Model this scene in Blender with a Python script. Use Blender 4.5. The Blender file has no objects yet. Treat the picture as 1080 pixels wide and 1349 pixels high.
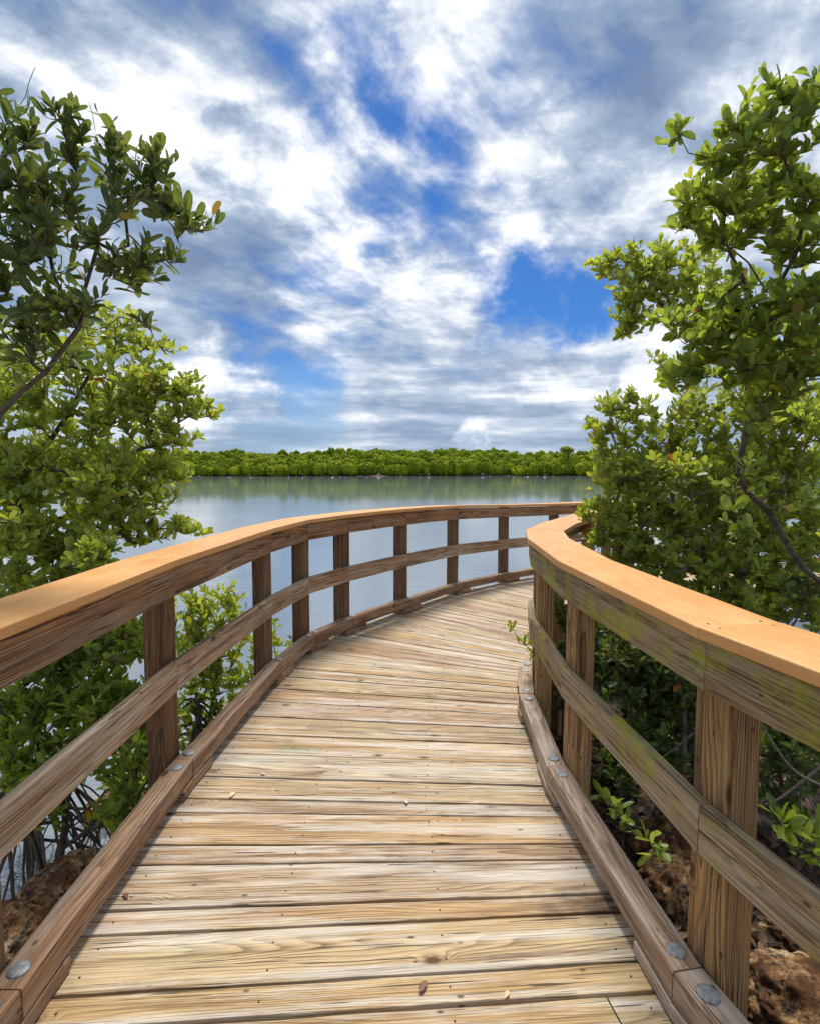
import bpy, math, random
import numpy as np
from mathutils import Vector
R = math.radians
scn = bpy.context.scene
col = scn.collection
rng = np.random.default_rng(7)
random.seed(7)

# ------------------------------------------------------------------ camera
F, H, HY = 725.0, 1.53, 618.0
PHI = math.atan((674.5 - HY) / F)
CP, SP = math.cos(PHI), math.sin(PHI)

def at(px, py, Y):
    """world point seen at photograph pixel px,py at forward distance Y"""
    u = (px - 540) / F; v = (py - 674.5) / F
    t = Y / (CP - v * SP)
    return np.array((u * t, Y, H - (SP + v * CP) * t))

def ray(px, py):
    u = (px - 540) / F; v = (py - 674.5) / F
    d = np.array((u, CP - v * SP, -(SP + v * CP)))
    return d / np.linalg.norm(d)

cam = bpy.data.cameras.new('camera')
camo = bpy.data.objects.new('camera', cam)
col.objects.link(camo)
camo.location = (0, 0, H)
camo.rotation_euler = (math.pi / 2 - PHI, 0, 0)
cam.sensor_fit = 'HORIZONTAL'; cam.sensor_width = 36
cam.lens = 36 * F / 1080
cam.clip_start = 0.05; cam.clip_end = 6000
scn.camera = camo
scn.render.resolution_x = 819; scn.render.resolution_y = 1024
vs = scn.view_settings
vs.view_transform = 'Standard'; vs.look = 'None'; vs.gamma = 1; vs.use_curve_mapping = False
vs.exposure = 0.66

# ------------------------------------------------------------------ tagging
def tag(o, label=None, cat=None, group=None, kind=None):
    if label: o['label'] = label
    if cat: o['category'] = cat
    if group: o['group'] = group
    if kind: o['kind'] = kind
    return o

def empty(name, loc=(0, 0, 0)):
    o = bpy.data.objects.new(name, None); col.objects.link(o); o.location = loc
    o.empty_display_size = 0.1
    return o

# ------------------------------------------------------------------ node helpers
class NT:
    def __init__(s, tree): s.t = tree; s.n = tree.nodes; s.l = tree.links
    def new(s, typ, **kw):
        n = s.n.new(typ)
        for k, v in kw.items(): setattr(n, k, v)
        return n
    def put(s, sock, v):
        if v is None: return
        if isinstance(v, bpy.types.NodeSocket): s.l.new(v, sock)
        else: sock.default_value = v
    def m(s, op, a, b=None, c=None, clamp=False):
        n = s.new('ShaderNodeMath', operation=op, use_clamp=clamp)
        s.put(n.inputs[0], a); s.put(n.inputs[1], b); s.put(n.inputs[2], c)
        return n.outputs[0]
    def vm(s, op, a, b=None, c=None):
        n = s.new('ShaderNodeVectorMath', operation=op)
        s.put(n.inputs[0], a)
        if b is not None: s.put(n.inputs[3 if op == 'SCALE' else 1], b)
        if c is not None: s.put(n.inputs[2], c)
        return n.outputs['Value'] if op in ('DOT_PRODUCT', 'LENGTH') else n.outputs[0]
    def mr(s, v, a, b, c=0., d=1., typ='LINEAR'):
        n = s.new('ShaderNodeMapRange', interpolation_type=typ)
        s.put(n.inputs[0], v)
        for i, x in enumerate((a, b, c, d)): s.put(n.inputs[i + 1], x)
        return n.outputs[0]
    def noise(s, vec, scale=1., detail=4., rough=.55, dist=0., dim='3D'):
        n = s.new('ShaderNodeTexNoise', noise_dimensions=dim)
        s.put(n.inputs['Vector'], vec); s.put(n.inputs['Scale'], scale)
        n.inputs['Detail'].default_value = detail; n.inputs['Roughness'].default_value = rough
        n.inputs['Distortion'].default_value = dist
        return n.outputs[0], n.outputs[1]
    def mix(s, f, a, b, mode='MIX'):
        n = s.new('ShaderNodeMix', data_type='RGBA', blend_type=mode)
        s.put(n.inputs[0], f)
        for i, v in ((6, a), (7, b)):
            if isinstance(v, tuple) and len(v) == 3: v = (*v, 1)
            s.put(n.inputs[i], v)
        return n.outputs[2]
    def xyz(s, x, y, z):
        n = s.new('ShaderNodeCombineXYZ')
        for i, v in enumerate((x, y, z)): s.put(n.inputs[i], v)
        return n.outputs[0]
    def sep(s, v):
        n = s.new('ShaderNodeSeparateXYZ'); s.put(n.inputs[0], v); return n.outputs
    def ramp(s, f, stops):
        n = s.new('ShaderNodeValToRGB'); s.put(n.inputs[0], f)
        e = n.color_ramp.elements
        while len(e) < len(stops): e.new(0.5)
        for i, (p, c) in enumerate(stops):
            e[i].position = p; e[i].color = (*c, 1)
        return n.outputs[0]
    def bump(s, h, strength, dist):
        n = s.new('ShaderNodeBump'); n.inputs['Strength'].default_value = strength
        n.inputs['Distance'].default_value = dist
        s.put(n.inputs['Height'], h); return n.outputs[0]

def mat(name):
    m = bpy.data.materials.new(name); m.use_nodes = True
    t = NT(m.node_tree); t.n.clear()
    out = t.new('ShaderNodeOutputMaterial'); b = t.new('ShaderNodeBsdfPrincipled')
    t.l.new(b.outputs[0], out.inputs[0])
    return m, t, b, out

# ------------------------------------------------------------------ materials
def wood(name, pale, mid, dark, grey, moss=0.0, tints=None, stain=0., greyamt=.5, ring=.55, vertical=False, rough=.8, contrast=1.0):
    """UV.x runs along the grain in metres, UV.y across it; 'rnd' differs per board"""
    m, t, b, out = mat(name)
    uv = t.new('ShaderNodeUVMap').outputs[0]
    x, y, _ = t.sep(uv)
    rnd = t.new('ShaderNodeAttribute', attribute_name='rnd').outputs['Fac']
    r37 = t.m('MULTIPLY', rnd, 37.)
    # knots: stretched voronoi cells, only some hold a knot
    kv = t.xyz(t.m('MULTIPLY', x, 3.2), t.m('MULTIPLY', y, 8.), r37)
    vo = t.new('ShaderNodeTexVoronoi', feature='F1'); t.put(vo.inputs['Vector'], kv); vo.inputs['Scale'].default_value = 1.
    kd = vo.outputs['Distance']
    kr = t.sep(vo.outputs['Color'])[0]
    kon = t.mr(kr, .66, .68)
    kfall = t.m('MULTIPLY', t.mr(kd, .0, .34, 1., 0., 'SMOOTHSTEP'), kon)
    kcore = t.m('MULTIPLY', t.mr(kd, .06, .11, 1., 0., 'SMOOTHSTEP'), kon)
    # growth rings as contour lines of a stretched noise
    g = t.xyz(t.m('MULTIPLY', x, .50), t.m('MULTIPLY', y, 5.0), r37)
    base, _ = t.noise(g, 1., 2.5, .5)
    fld = t.m('ADD', t.m('MULTIPLY', base, 24.), t.m('MULTIPLY', kfall, 3.2))
    fld = t.m('ADD', fld, t.m('MULTIPLY', y, 62.))
    fine0, _ = t.noise(t.xyz(t.m('MULTIPLY', x, 5.), t.m('MULTIPLY', y, 60.), r37), 1., 3., .6)
    fld = t.m('ADD', fld, t.m('MULTIPLY', fine0, .35))
    fr = t.m('FRACT', fld)
    rg = t.m('MULTIPLY', t.m('POWER', t.mr(fr, .15, .82, 0., 1.), 1.6), t.mr(fr, .88, .96, 1., 0.))
    ringvar, _ = t.noise(t.xyz(t.m('MULTIPLY', x, 1.3), t.m('MULTIPLY', y, 9.), t.m('ADD', r37, 5.)), 1., 2., .5)
    rg = t.m('MULTIPLY', rg, t.mr(ringvar, .33, .58, .2, 1.))
    # fibres
    fib, _ = t.noise(t.xyz(t.m('MULTIPLY', x, 3.), t.m('MULTIPLY', y, 230.), r37), 1., 4., .7)
    strk, _ = t.noise(t.xyz(t.m('MULTIPLY', x, .9), t.m('MULTIPLY', y, 46.), t.m('ADD', r37, 9.)), 1., 6., .68)
    blot, _ = t.noise(t.xyz(t.m('MULTIPLY', x, 2.1), t.m('MULTIPLY', y, 7.), t.m('ADD', r37, 3.)), 1., 5., .6)
    c = t.mix(t.mr(blot, .34, .66), (*pale, 1), (*mid, 1))
    # board to board hue
    c = t.mix(t.mr(t.m('FRACT', t.m('MULTIPLY', rnd, 7.13)), .45, 1., 0., .55), c, t.mix(1., c, (1.0, .80, .58, 1), 'MULTIPLY'))
    c = t.mix(t.mr(t.m('FRACT', t.m('MULTIPLY', rnd, 3.7)), .6, 1., 0., .45), c, (pale[0] * 1.12, pale[1] * 1.08, pale[2] * 1.02, 1))
    if tints:
        c = t.mix(1., c, t.ramp(t.m('FRACT', t.m('MULTIPLY', rnd, 17.31)), [(i_ / (len(tints) - 1), tn) for i_, tn in enumerate(tints)]), 'MULTIPLY')
    if stain:
        ps = t.new('ShaderNodeNewGeometry').outputs['Position']
        s1, _ = t.noise(ps, 2.2, 5., .6); s2, _ = t.noise(t.vm('ADD', ps, (9., 4., 1.)), 5., 6., .68)
        c = t.mix(t.mr(s1, .54, .70, 0., stain), c, (.42, .43, .24, 1))
        c = t.mix(t.mr(s2, .60, .74, 0., stain * 1.3), c, (.17, .11, .06, 1))
        for (ax, ay, ar) in ((.66, 1.83, .17), (-.62, 2.9, .12), (.72, 3.1, .13)):
            pn = t.vm('MULTIPLY_ADD', t.vm('SUBTRACT', t.noise(ps, 9., 5., .65)[1], (.5, .5, .5)), (.5, .16, 0.), ps)
            dd = t.vm('LENGTH', t.vm('MULTIPLY', t.vm('SUBTRACT', pn, (ax, ay, 0.)), (.55, 1.6, 0.)))
            c = t.mix(t.mr(dd, .02, ar, .85, 0., 'SMOOTHSTEP'), c, (.045, .028, .017, 1) if ax > .6 and ay < 2 else (.30, .32, .19, 1))
    c = t.mix(t.m('MULTIPLY', rg, ring), c, (*dark, 1))
    c = t.mix(t.mr(strk, .52, .63, 0., .8 * contrast), c, (*dark, 1))
    gm, _ = t.noise(t.xyz(t.m('MULTIPLY', x, .9), t.m('MULTIPLY', y, 16.), t.m('ADD', r37, 15.)), 1., 7., .72)
    c = t.mix(t.mr(gm, .47, .60, 0., greyamt), c, (*grey, 1))
    c = t.mix(t.mr(fib, .50, .60, .0, .50 * contrast), c, (dark[0] * .8, dark[1] * .8, dark[2] * .8, 1))
    # checks and cracks
    cr, _ = t.noise(t.xyz(t.m('MULTIPLY', x, 2.6), t.m('MULTIPLY', y, 120.), t.m('ADD', r37, 31.)), 1., 2., .5)
    crack = t.mr(cr, .665, .68)
    c = t.mix(t.m('MULTIPLY', crack, .85), c, (.035, .022, .014, 1))
    # dark flecks
    sp = t.new('ShaderNodeTexVoronoi', feature='F1'); t.put(sp.inputs['Vector'], t.xyz(t.m('MULTIPLY', x, 16.), t.m('MULTIPLY', y, 34.), r37)); sp.inputs['Scale'].default_value = 1.
    fl = t.m('MULTIPLY', t.mr(sp.outputs['Distance'], .12, .24, 1., 0.), t.mr(t.sep(sp.outputs['Color'])[1], .93, .94))
    c = t.mix(t.m('MULTIPLY', fl, .8), c, (.04, .025, .015, 1))
    c = t.mix(t.m('MULTIPLY', kcore, .9), c, (.055, .028, .014, 1))
    c = t.mix(t.m('MULTIPLY', t.m('SUBTRACT', t.mr(kd, .07, .17, 1., 0., 'SMOOTHSTEP'), 0.), t.m('MULTIPLY', kon, .55)), c, (dark[0], dark[1] * .8, dark[2] * .6, 1))
    if moss > 0:
        pos = t.new('ShaderNodeNewGeometry').outputs['Position']
        mn, _ = t.noise(pos, 5., 6., .65)
        mm = t.mr(mn, .56 - .07 * moss, .63, 0., .92 * min(moss, 1.))
        nz = t.sep(t.new('ShaderNodeNewGeometry').outputs['Normal'])[2]
        v2, _ = t.noise(pos, 30., 4., .6)
        mc = t.mix(v2, (.13, .15, .010, 1), (.50, .48, .025, 1))
        mm = t.m('MULTIPLY', mm, t.m('ADD', .92, t.m('MULTIPLY', t.m('ABSOLUTE', nz), .4)), clamp=True)
        c = t.mix(mm, c, mc)
    t.put(b.inputs['Base Color'], c)
    t.put(b.inputs['Roughness'], t.mr(strk, .2, .8, rough - .12, rough + .08))
    b.inputs['Specular IOR Level'].default_value = .3
    h = t.m('ADD', t.m('MULTIPLY', fib, .35), t.m('MULTIPLY', rg, -.30))
    h = t.m('ADD', h, t.m('MULTIPLY', crack, -1.3))
    h = t.m('ADD', h, t.m('MULTIPLY', strk, -.8))
    h = t.m('ADD', h, t.m('MULTIPLY', kcore, -.8))
    t.put(b.inputs['Normal'], t.bump(h, .95, .004))
    return m

M = {}
M['deck'] = wood('weathered_deck_wood', (.57, .47, .335), (.43, .315, .20), (.13, .075, .04), (.66, .61, .535), greyamt=.66, ring=.72, contrast=.8, stain=.42,
                 tints=[(1.0, .82, .56), (1.12, 1.12, 1.10), (.84, .68, .58), (1.04, .90, .60), (1.16, 1.18, 1.20), (.72, .60, .50), (1.05, 1.0, .90)])
M['kerb'] = wood('kerb_wood', (.46, .27, .15), (.32, .175, .09), (.075, .033, .015), (.50, .39, .29), greyamt=.5, ring=.8)
M['kerb_grey'] = wood('grey_kerb_wood', (.49, .36, .26), (.38, .26, .175), (.12, .07, .04), (.56, .475, .395), greyamt=.7, ring=.7)
M['rail'] = wood('rail_wood', (.47, .25, .11), (.29, .145, .062), (.050, .022, .010), (.40, .325, .25), greyamt=.45, ring=.85)
M['mid'] = wood('middle_rail_wood', (.50, .335, .205), (.36, .22, .12), (.07, .036, .019), (.62, .53, .425), greyamt=.65, ring=.8)
M['mossy'] = wood('mossy_rail_wood', (.38, .27, .14), (.25, .165, .08), (.045, .028, .014), (.44, .385, .28), moss=1.25, greyamt=.45, ring=.8)
M['mossmid'] = wood('mossy_middle_rail_wood', (.47, .35, .20), (.34, .23, .12), (.07, .042, .022), (.56, .48, .35), moss=.85, greyamt=.55, ring=.75)
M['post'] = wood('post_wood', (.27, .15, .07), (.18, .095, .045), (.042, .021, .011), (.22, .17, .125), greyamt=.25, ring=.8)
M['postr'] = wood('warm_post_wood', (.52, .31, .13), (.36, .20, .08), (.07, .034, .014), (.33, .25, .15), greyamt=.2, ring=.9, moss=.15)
M['frame'] = wood('framing_wood', (.10, .065, .04), (.075, .05, .03), (.03, .02, .012), (.1, .085, .07), greyamt=.3, ring=.4)

def composite():
    m, t, b, out = mat('tan_composite_cap')
    uv = t.new('ShaderNodeUVMap').outputs[0]; x, y, _ = t.sep(uv)
    rnd = t.new('ShaderNodeAttribute', attribute_name='rnd').outputs['Fac']
    r = t.m('MULTIPLY', rnd, 31.)
    n1, _ = t.noise(t.xyz(t.m('MULTIPLY', x, 3.), t.m('MULTIPLY', y, 90.), r), 1., 5., .6)
    n2, _ = t.noise(t.xyz(t.m('MULTIPLY', x, 3.), t.m('MULTIPLY', y, 6.), r), 1., 5., .65)
    c = t.mix(t.mr(n1, .2, .8), (.55, .235, .065, 1), (.68, .36, .12, 1))
    c = t.mix(t.mr(n2, .45, .68, 0., .35), c, (.76, .47, .215, 1))
    n3, _ = t.noise(t.xyz(t.m('MULTIPLY', x, 40.), t.m('MULTIPLY', y, 60.), r), 1., 4., .7)
    c = t.mix(t.mr(n3, .58, .75, 0., .35), c, (.34, .17, .08, 1))
    sp = t.new('ShaderNodeTexVoronoi'); t.put(sp.inputs['Vector'], t.xyz(t.m('MULTIPLY', x, 9.), t.m('MULTIPLY', y, 13.), r)); sp.inputs['Scale'].default_value = 1.
    fl = t.m('MULTIPLY', t.mr(sp.outputs['Distance'], .03, .055, 1., 0.), t.mr(t.sep(sp.outputs['Color'])[1], .8, .82))
    c = t.mix(t.m('MULTIPLY', fl, .8), c, (.06, .03, .02, 1))
    t.put(b.inputs['Base Color'], c); t.put(b.inputs['Roughness'], t.mr(n2, .3, .7, .42, .62))
    b.inputs['Specular IOR Level'].default_value = .4
    t.put(b.inputs['Normal'], t.bump(t.m('ADD', n1, t.m('MULTIPLY', n3, .5)), .25, .002))
    return m
M['cap'] = composite()

def simple(name, c1, c2, scale, rough=.6, metal=0., bump=.3, bd=.01, detail=5.):
    m, t, b, out = mat(name)
    co = t.new('ShaderNodeTexCoord').outputs['Object']
    n, _ = t.noise(co, scale, detail, .62)
    t.put(b.inputs['Base Color'], t.mix(t.mr(n, .3, .7), (*c1, 1), (*c2, 1)))
    b.inputs['Roughness'].default_value = rough; b.inputs['Metallic'].default_value = metal
    t.put(b.inputs['Normal'], t.bump(n, bump, bd))
    return m
M['bolt'] = simple('galvanised_steel', (.13, .14, .14), (.36, .37, .37), 70, .62, .45, .5, .002)
M['screw'] = simple('rusty_screw', (.03, .02, .015), (.10, .06, .04), 200, .7, .3)
M['bark'] = simple('mangrove_bark', (.045, .033, .024), (.15, .12, .09), 26, .9, 0, .8, .01)
M['greybark'] = simple('pale_grey_bark', (.16, .14, .12), (.38, .35, .31), 26, .9, 0, .8, .01)
M['twig'] = simple('dead_twig', (.10, .075, .055), (.24, .20, .16), 40, .9)

def leafmat(name, a, b2, c3, back, trans=.35):
    m, t, b, out = mat(name)
    r = t.new('ShaderNodeAttribute', attribute_name='rnd').outputs['Fac']
    c = t.ramp(r, [(0., a), (.45, b2), (.90, c3), (.975, (c3[0] * 1.5, c3[1] * 1.25, c3[2])), (.985, (.42, .30, .02)), (.995, (.36, .11, .015))])
    uv = t.new('ShaderNodeUVMap').outputs[0]; x, y, _ = t.sep(uv)
    rib = t.mr(t.m('ABSOLUTE', t.m('SUBTRACT', y, .5)), .02, .07, .55, 0.)
    c = t.mix(rib, c, (.26, .32, .08, 1))
    po = t.new('ShaderNodeTexCoord').outputs['Object']
    n, _ = t.noise(po, 70., 3., .6)
    c = t.mix(t.mr(n, .55, .75, 0., .35), c, (a[0] * .7, a[1] * .6, a[2] * .5, 1))
    bf = t.new('ShaderNodeNewGeometry').outputs['Backfacing']
    c = t.mix(t.m('MULTIPLY', bf, .55), c, (*back, 1))
    t.put(b.inputs['Base Color'], c)
    b.inputs['Roughness'].default_value = .42 if 'far' not in name else .8; b.inputs['Specular IOR Level'].default_value = .45 if 'far' not in name else .1
    tr = t.new('ShaderNodeBsdfTranslucent')
    t.put(tr.inputs[0], t.mix(1., c, (1.9, 1.75, .6, 1), 'MULTIPLY'))
    mx = t.new('ShaderNodeMixShader'); mx.inputs[0].default_value = trans
    t.l.new(b.outputs[0], mx.inputs[1]); t.l.new(tr.outputs[0], mx.inputs[2]); t.l.new(mx.outputs[0], out.inputs[0])
    return m
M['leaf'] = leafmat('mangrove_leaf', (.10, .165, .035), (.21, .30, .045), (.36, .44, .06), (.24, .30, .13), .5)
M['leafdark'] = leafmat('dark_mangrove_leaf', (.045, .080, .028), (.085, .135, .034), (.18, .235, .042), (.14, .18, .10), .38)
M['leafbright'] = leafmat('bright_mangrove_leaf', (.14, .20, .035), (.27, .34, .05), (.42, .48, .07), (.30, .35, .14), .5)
M['leaffar'] = leafmat('far_mangrove_leaf', (.09, .14, .012), (.25, .33, .020), (.45, .50, .03), (.22, .28, .03), .4)

def rockmat():
    m, t, b, out = mat('rusty_limestone')
    co = t.new('ShaderNodeTexCoord').outputs['Object']
    n, _ = t.noise(co, 5., 8., .7); n2, _ = t.noise(co, 22., 6., .7)
    v = t.new('ShaderNodeTexVoronoi'); t.put(v.inputs['Vector'], co); v.inputs['Scale'].default_value = 16.
    c = t.ramp(n, [(.25, (.02, .012, .008)), (.43, (.17, .065, .02)), (.53, (.55, .31, .12)), (.66, (.78, .62, .42))])
    c = t.mix(t.mr(n2, .46, .60, 0., .92), c, (.03, .018, .012, 1))
    c = t.mix(t.mr(v.outputs['Distance'], .0, .35, .7, 0.), c, (.02, .012, .008, 1))
    t.put(b.inputs['Base Color'], c); b.inputs['Roughness'].default_value = .9
    h = t.m('ADD', n2, t.m('MULTIPLY', v.outputs['Distance'], .8))
    t.put(b.inputs['Normal'], t.bump(h, 1., .03))
    return m
M['rock'] = rockmat()

def groundmat():
    m, t, b, out = mat('leaf_litter_mud')
    co = t.new('ShaderNodeTexCoord').outputs['Object']
    n, _ = t.noise(co, 1.6, 8., .65); n2, _ = t.noise(co, 28., 5., .7)
    v = t.new('ShaderNodeTexVoronoi'); t.put(v.inputs['Vector'], co); v.inputs['Scale'].default_value = 22.
    lv = t.sep(v.outputs['Color'])[0]
    c = t.ramp(lv, [(0., (.022, .014, .009)), (.5, (.06, .035, .018)), (.8, (.13, .07, .03)), (1., (.21, .13, .065))])
    c = t.mix(t.mr(n, .4, .6), c, (.03, .022, .014, 1))
    t.put(b.inputs['Base Color'], c); b.inputs['Roughness'].default_value = .9
    t.put(b.inputs['Normal'], t.bump(t.m('ADD', n2, v.outputs['Distance']), 1., .03))
    return m
M['ground'] = groundmat()

def watermat():
    m, t, b, out = mat('lake_water')
    pos = t.new('ShaderNodeNewGeometry').outputs['Position']
    x, y, z = t.sep(pos)
    b.inputs['Base Color'].default_value = (.16, .185, .20, 1)
    b.inputs['Roughness'].default_value = .06; b.inputs['IOR'].default_value = 3.0
    d = t.vm('LENGTH', pos)
    n1, _ = t.noise(t.xyz(t.m('MULTIPLY', x, .9), t.m('MULTIPLY', y, 2.0), 0.), 2.2, 3., .6)
    n2, _ = t.noise(t.xyz(t.m('MULTIPLY', x, .25), t.m('MULTIPLY', y, .55), 3.), 1., 3., .6)
    n3, _ = t.noise(t.xyz(t.m('MULTIPLY', x, .035), t.m('MULTIPLY', y, .03), 3.), 1., 4., .6)
    amp = t.mr(n3, .38, .62, .45, 1.2)
    amp = t.m('MULTIPLY', amp, t.mr(d, 6., 45., .8, .035))
    n4, _ = t.noise(t.xyz(t.m('MULTIPLY', x, 2.2), t.m('MULTIPLY', y, 5.5), 0.), 2.6, 3., .6)
    h = t.m('MULTIPLY', t.m('ADD', t.m('ADD', t.m('MULTIPLY', n1, .45), n2), t.m('MULTIPLY', n4, .16)), amp)
    t.put(b.inputs['Normal'], t.bump(h, .34, .12))
    return m
M['water'] = watermat()

# ------------------------------------------------------------------ mesh builder
class MB:
    def __init__(s): s.v = []; s.f = []; s.uv = []; s.r = []; s.mi = []
    def add(s, verts, faces, uvs, rnd, mi=0):
        o = len(s.v); s.v.extend([tuple(v) for v in verts])
        for f, u in zip(faces, uvs):
            s.f.append([i + o for i in f]); s.uv.extend(u); s.r.append(rnd); s.mi.append(mi)
    def build(s, name, mats, parent=None, smooth=False, origin=None):
        me = bpy.data.meshes.new(name)
        V = np.array(s.v, dtype=float)
        if origin is not None: V = V - np.array(origin)
        me.from_pydata(V.tolist(), [], s.f)
        uvl = me.uv_layers.new(name='UVMap')
        uvl.data.foreach_set('uv', np.array(s.uv, dtype=np.float32).ravel())
        a = me.attributes.new('rnd', 'FLOAT', 'FACE'); a.data.foreach_set('value', np.array(s.r, dtype=np.float32))
        for m in (mats if isinstance(mats, list) else [mats]): me.materials.append(m)
        me.polygons.foreach_set('material_index', s.mi)
        me.polygons.foreach_set('use_smooth', [smooth] * len(s.f))
        me.update()
        o = bpy.data.objects.new(name, me); col.objects.link(o)
        if origin is not None: o.location = origin
        if parent: o.parent = parent; 
        if parent is not None and origin is not None: o.location = Vector(origin) - parent_world(parent)
        return o

def parent_world(p):
    w = Vector((0, 0, 0))
    while p: w += p.location; p = p.parent
    return w

def sag(y):
    return float(np.interp(y, [5.6, 6.2, 6.87, 7.84, 8.6, 9.5], [0, -.01, -.035, -.09, -.12, -.13]))

def round_rect(a0, a1, b0, b1, r):
    """section a,b counter clockwise with chamfer r"""
    return [(a0 + r, b0), (a1 - r, b0), (a1 - r * .3, b0 + r * .3), (a1, b0 + r), (a1, b1 - r), (a1 - r * .3, b1 - r * .3), (a1 - r, b1), (a0 + r, b1), (a0 + r * .3, b1 - r * .3), (a0, b1 - r), (a0, b0 + r), (a0 + r * .3, b0 + r * .3)]

def beam(mb, A, B, side, up, sec, n0=None, n1=None, rnd=None, seg=.12, wob=.0012, gap=0., sagon=True, mi=0):
    A = np.array(A, float); B = np.array(B, float)
    d = B - A; L = np.linalg.norm(d); d /= L
    side = np.array(side, float); up = np.array(up, float)
    n0 = d if n0 is None else np.array(n0, float); n1 = d if n1 is None else np.array(n1, float)
    rnd = random.random() if rnd is None else rnd
    N = max(1, int(L / seg)); k = len(sec)
    per = [0]
    for i in range(k):
        p, q = sec[i], sec[(i + 1) % k]; per.append(per[-1] + math.hypot(p[0] - q[0], p[1] - q[1]))
    off = rnd * 13.7
    verts = []; us = []
    ph = [random.uniform(0, 6.28) for _ in range(4)]
    for j in range(N + 1):
        t = j / N
        for (a, b) in sec:
            w = side * a + up * b
            t0 = -w.dot(n0) / d.dot(n0) + gap; t1 = L - w.dot(n1) / d.dot(n1) - gap
            s_ = t0 + (t1 - t0) * t
            wv = wob * (math.sin(s_ * 3.1 + ph[0]) + .5 * math.sin(s_ * 9.7 + ph[1]))
            wu = wob * (math.sin(s_ * 2.3 + ph[2]) + .5 * math.sin(s_ * 12.1 + ph[3]))
            p = A + d * s_ + w + side * wv + up * wu
            if sagon: p[2] += sag(p[1])
            verts.append(p); us.append(s_)
    faces = []; uvs = []
    for j in range(N):
        for i in range(k):
            i2 = (i + 1) % k
            f = [j * k + i, j * k + i2, (j + 1) * k + i2, (j + 1) * k + i]
            faces.append(f)
            uvs.append([(us[f[0]] + off, per[i] + off), (us[f[1]] + off, per[i + 1] + off), (us[f[2]] + off, per[i + 1] + off), (us[f[3]] + off, per[i] + off)])
    faces.append(list(range(k))[::-1]); uvs.append([(sec[i][0] * .6 + off, sec[i][1] + off + .3) for i in range(k)][::-1])
    faces.append([N * k + i for i in range(k)]); uvs.append([(sec[i][0] * .6 + off, sec[i][1] + off + .7) for i in range(k)])
    mb.add(verts, faces, uvs, rnd, mi)

# ------------------------------------------------------------------ boardwalk layout (metres; deck top = 0, y ahead, x right)
KL = [(-1.32, -1.6), (-1.13, .10), (-1.10, 1.37), (-1.10, 2.54), (-.985, 3.89), (-.85, 4.57), (-.58, 5.09), (-.04, 5.87), (.60, 6.87), (1.40, 7.84), (2.31, 8.60), (3.35, 9.20), (4.5, 9.5), (6.0, 9.5), (8.0, 9.3), (11.0, 8.7), (14.5, 7.6), (18.0, 6.2)]
KR = [(1.50, -1.3), (1.09, .20), (.785, 1.43), (.70, 2.48), (.735, 3.32), (.82, 3.77), (1.08, 4.32), (1.60, 5.2), (2.35, 6.1), (3.2, 6.9), (4.4, 7.3), (6.0, 7.35), (8.0, 7.2), (10.6, 6.65), (13.8, 5.6), (17.3, 4.2)]
UP = np.array((0, 0, 1.0))

def knots(K, sgn):
    """per segment: direction, outward side; per knot: mitre normal"""
    P = [np.array((x, y, 0.)) for x, y in K]
    D = []
    for a, b in zip(P, P[1:]): D.append((b - a) / np.linalg.norm(b - a))
    S = [np.array((-d[1], d[0], 0)) * sgn for d in D]   # left of travel for sgn=1
    Nn = [D[0]] + [(D[i] + D[i + 1]) / np.linalg.norm(D[i] + D[i + 1]) for i in range(len(D) - 1)] + [D[-1]]
    return P, D, S, Nn

def offset(K, sgn, a):
    P, D, S, Nn = knots(K, sgn)
    out = []
    for i in range(len(P)):
        s = S[min(i, len(S) - 1)]; n = Nn[i]; d = D[min(i, len(D) - 1)]
        w = s * a
        out.append(P[i] + w - d * (w.dot(n) / d.dot(n)))
    return out

def screw_head(mb, p, r=.0032):
    k = 8
    vs_ = [(p[0] + r * math.cos(i * 6.283 / k), p[1] + r * math.sin(i * 6.283 / k), p[2] + .0012) for i in range(k)]
    vs_ += [(p[0] + r * math.cos(i * 6.283 / k), p[1] + r * math.sin(i * 6.283 / k), p[2] - .004) for i in range(k)]
    fs = [list(range(k))] + [[i, i + k, (i + 1) % k + k, (i + 1) % k] for i in range(k)]
    mb.add(vs_, fs, [[(0, 0)] * len(f) for f in fs], 0., 1)

# ---- deck
EL = offset(KL, 1, .045); ER = offset(KR, -1, .05)
def arc(P):
    s = [0.]
    for a, b in zip(P, P[1:]): s.append(s[-1] + np.linalg.norm(b - a))
    return np.array(s)
SL, SR = arc(EL), arc(ER)
def on(P, S, s): return np.array([np.interp(s, S, [p[i] for p in P]) for i in range(3)])
def s_at_y(P, S, y):
    ys = np.array([p[1] for p in P]); n = int(np.argmax(ys)) + 1
    return float(np.interp(y, ys[:n], S[:n]))
pairs = [(-1.2, -1.0), (1.0, 1.15), (1.60, 1.73), (1.93, 1.985), (2.60, 2.51), (3.15, 3.0), (3.67, 3.40), (4.02, 3.66), (4.55, 3.93), (5.22, 4.24), (5.52, 4.45), (6.87, 5.42), (7.84, 6.22), (8.6, 6.88)]
cl = [s_at_y(EL, SL, a) for a, b in pairs] + [SL[-1]]
cr_ = [s_at_y(ER, SR, b) for a, b in pairs] + [SR[-1]]
tt = [0.]
for i in range(1, len(cl)):
    tt.append(tt[-1] + .5 * (cl[i] - cl[i - 1] + cr_[i] - cr_[i - 1]))
def seam(t):
    return on(EL, SL, np.interp(t, tt, cl)), on(ER, SR, np.interp(t, tt, cr_))
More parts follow.
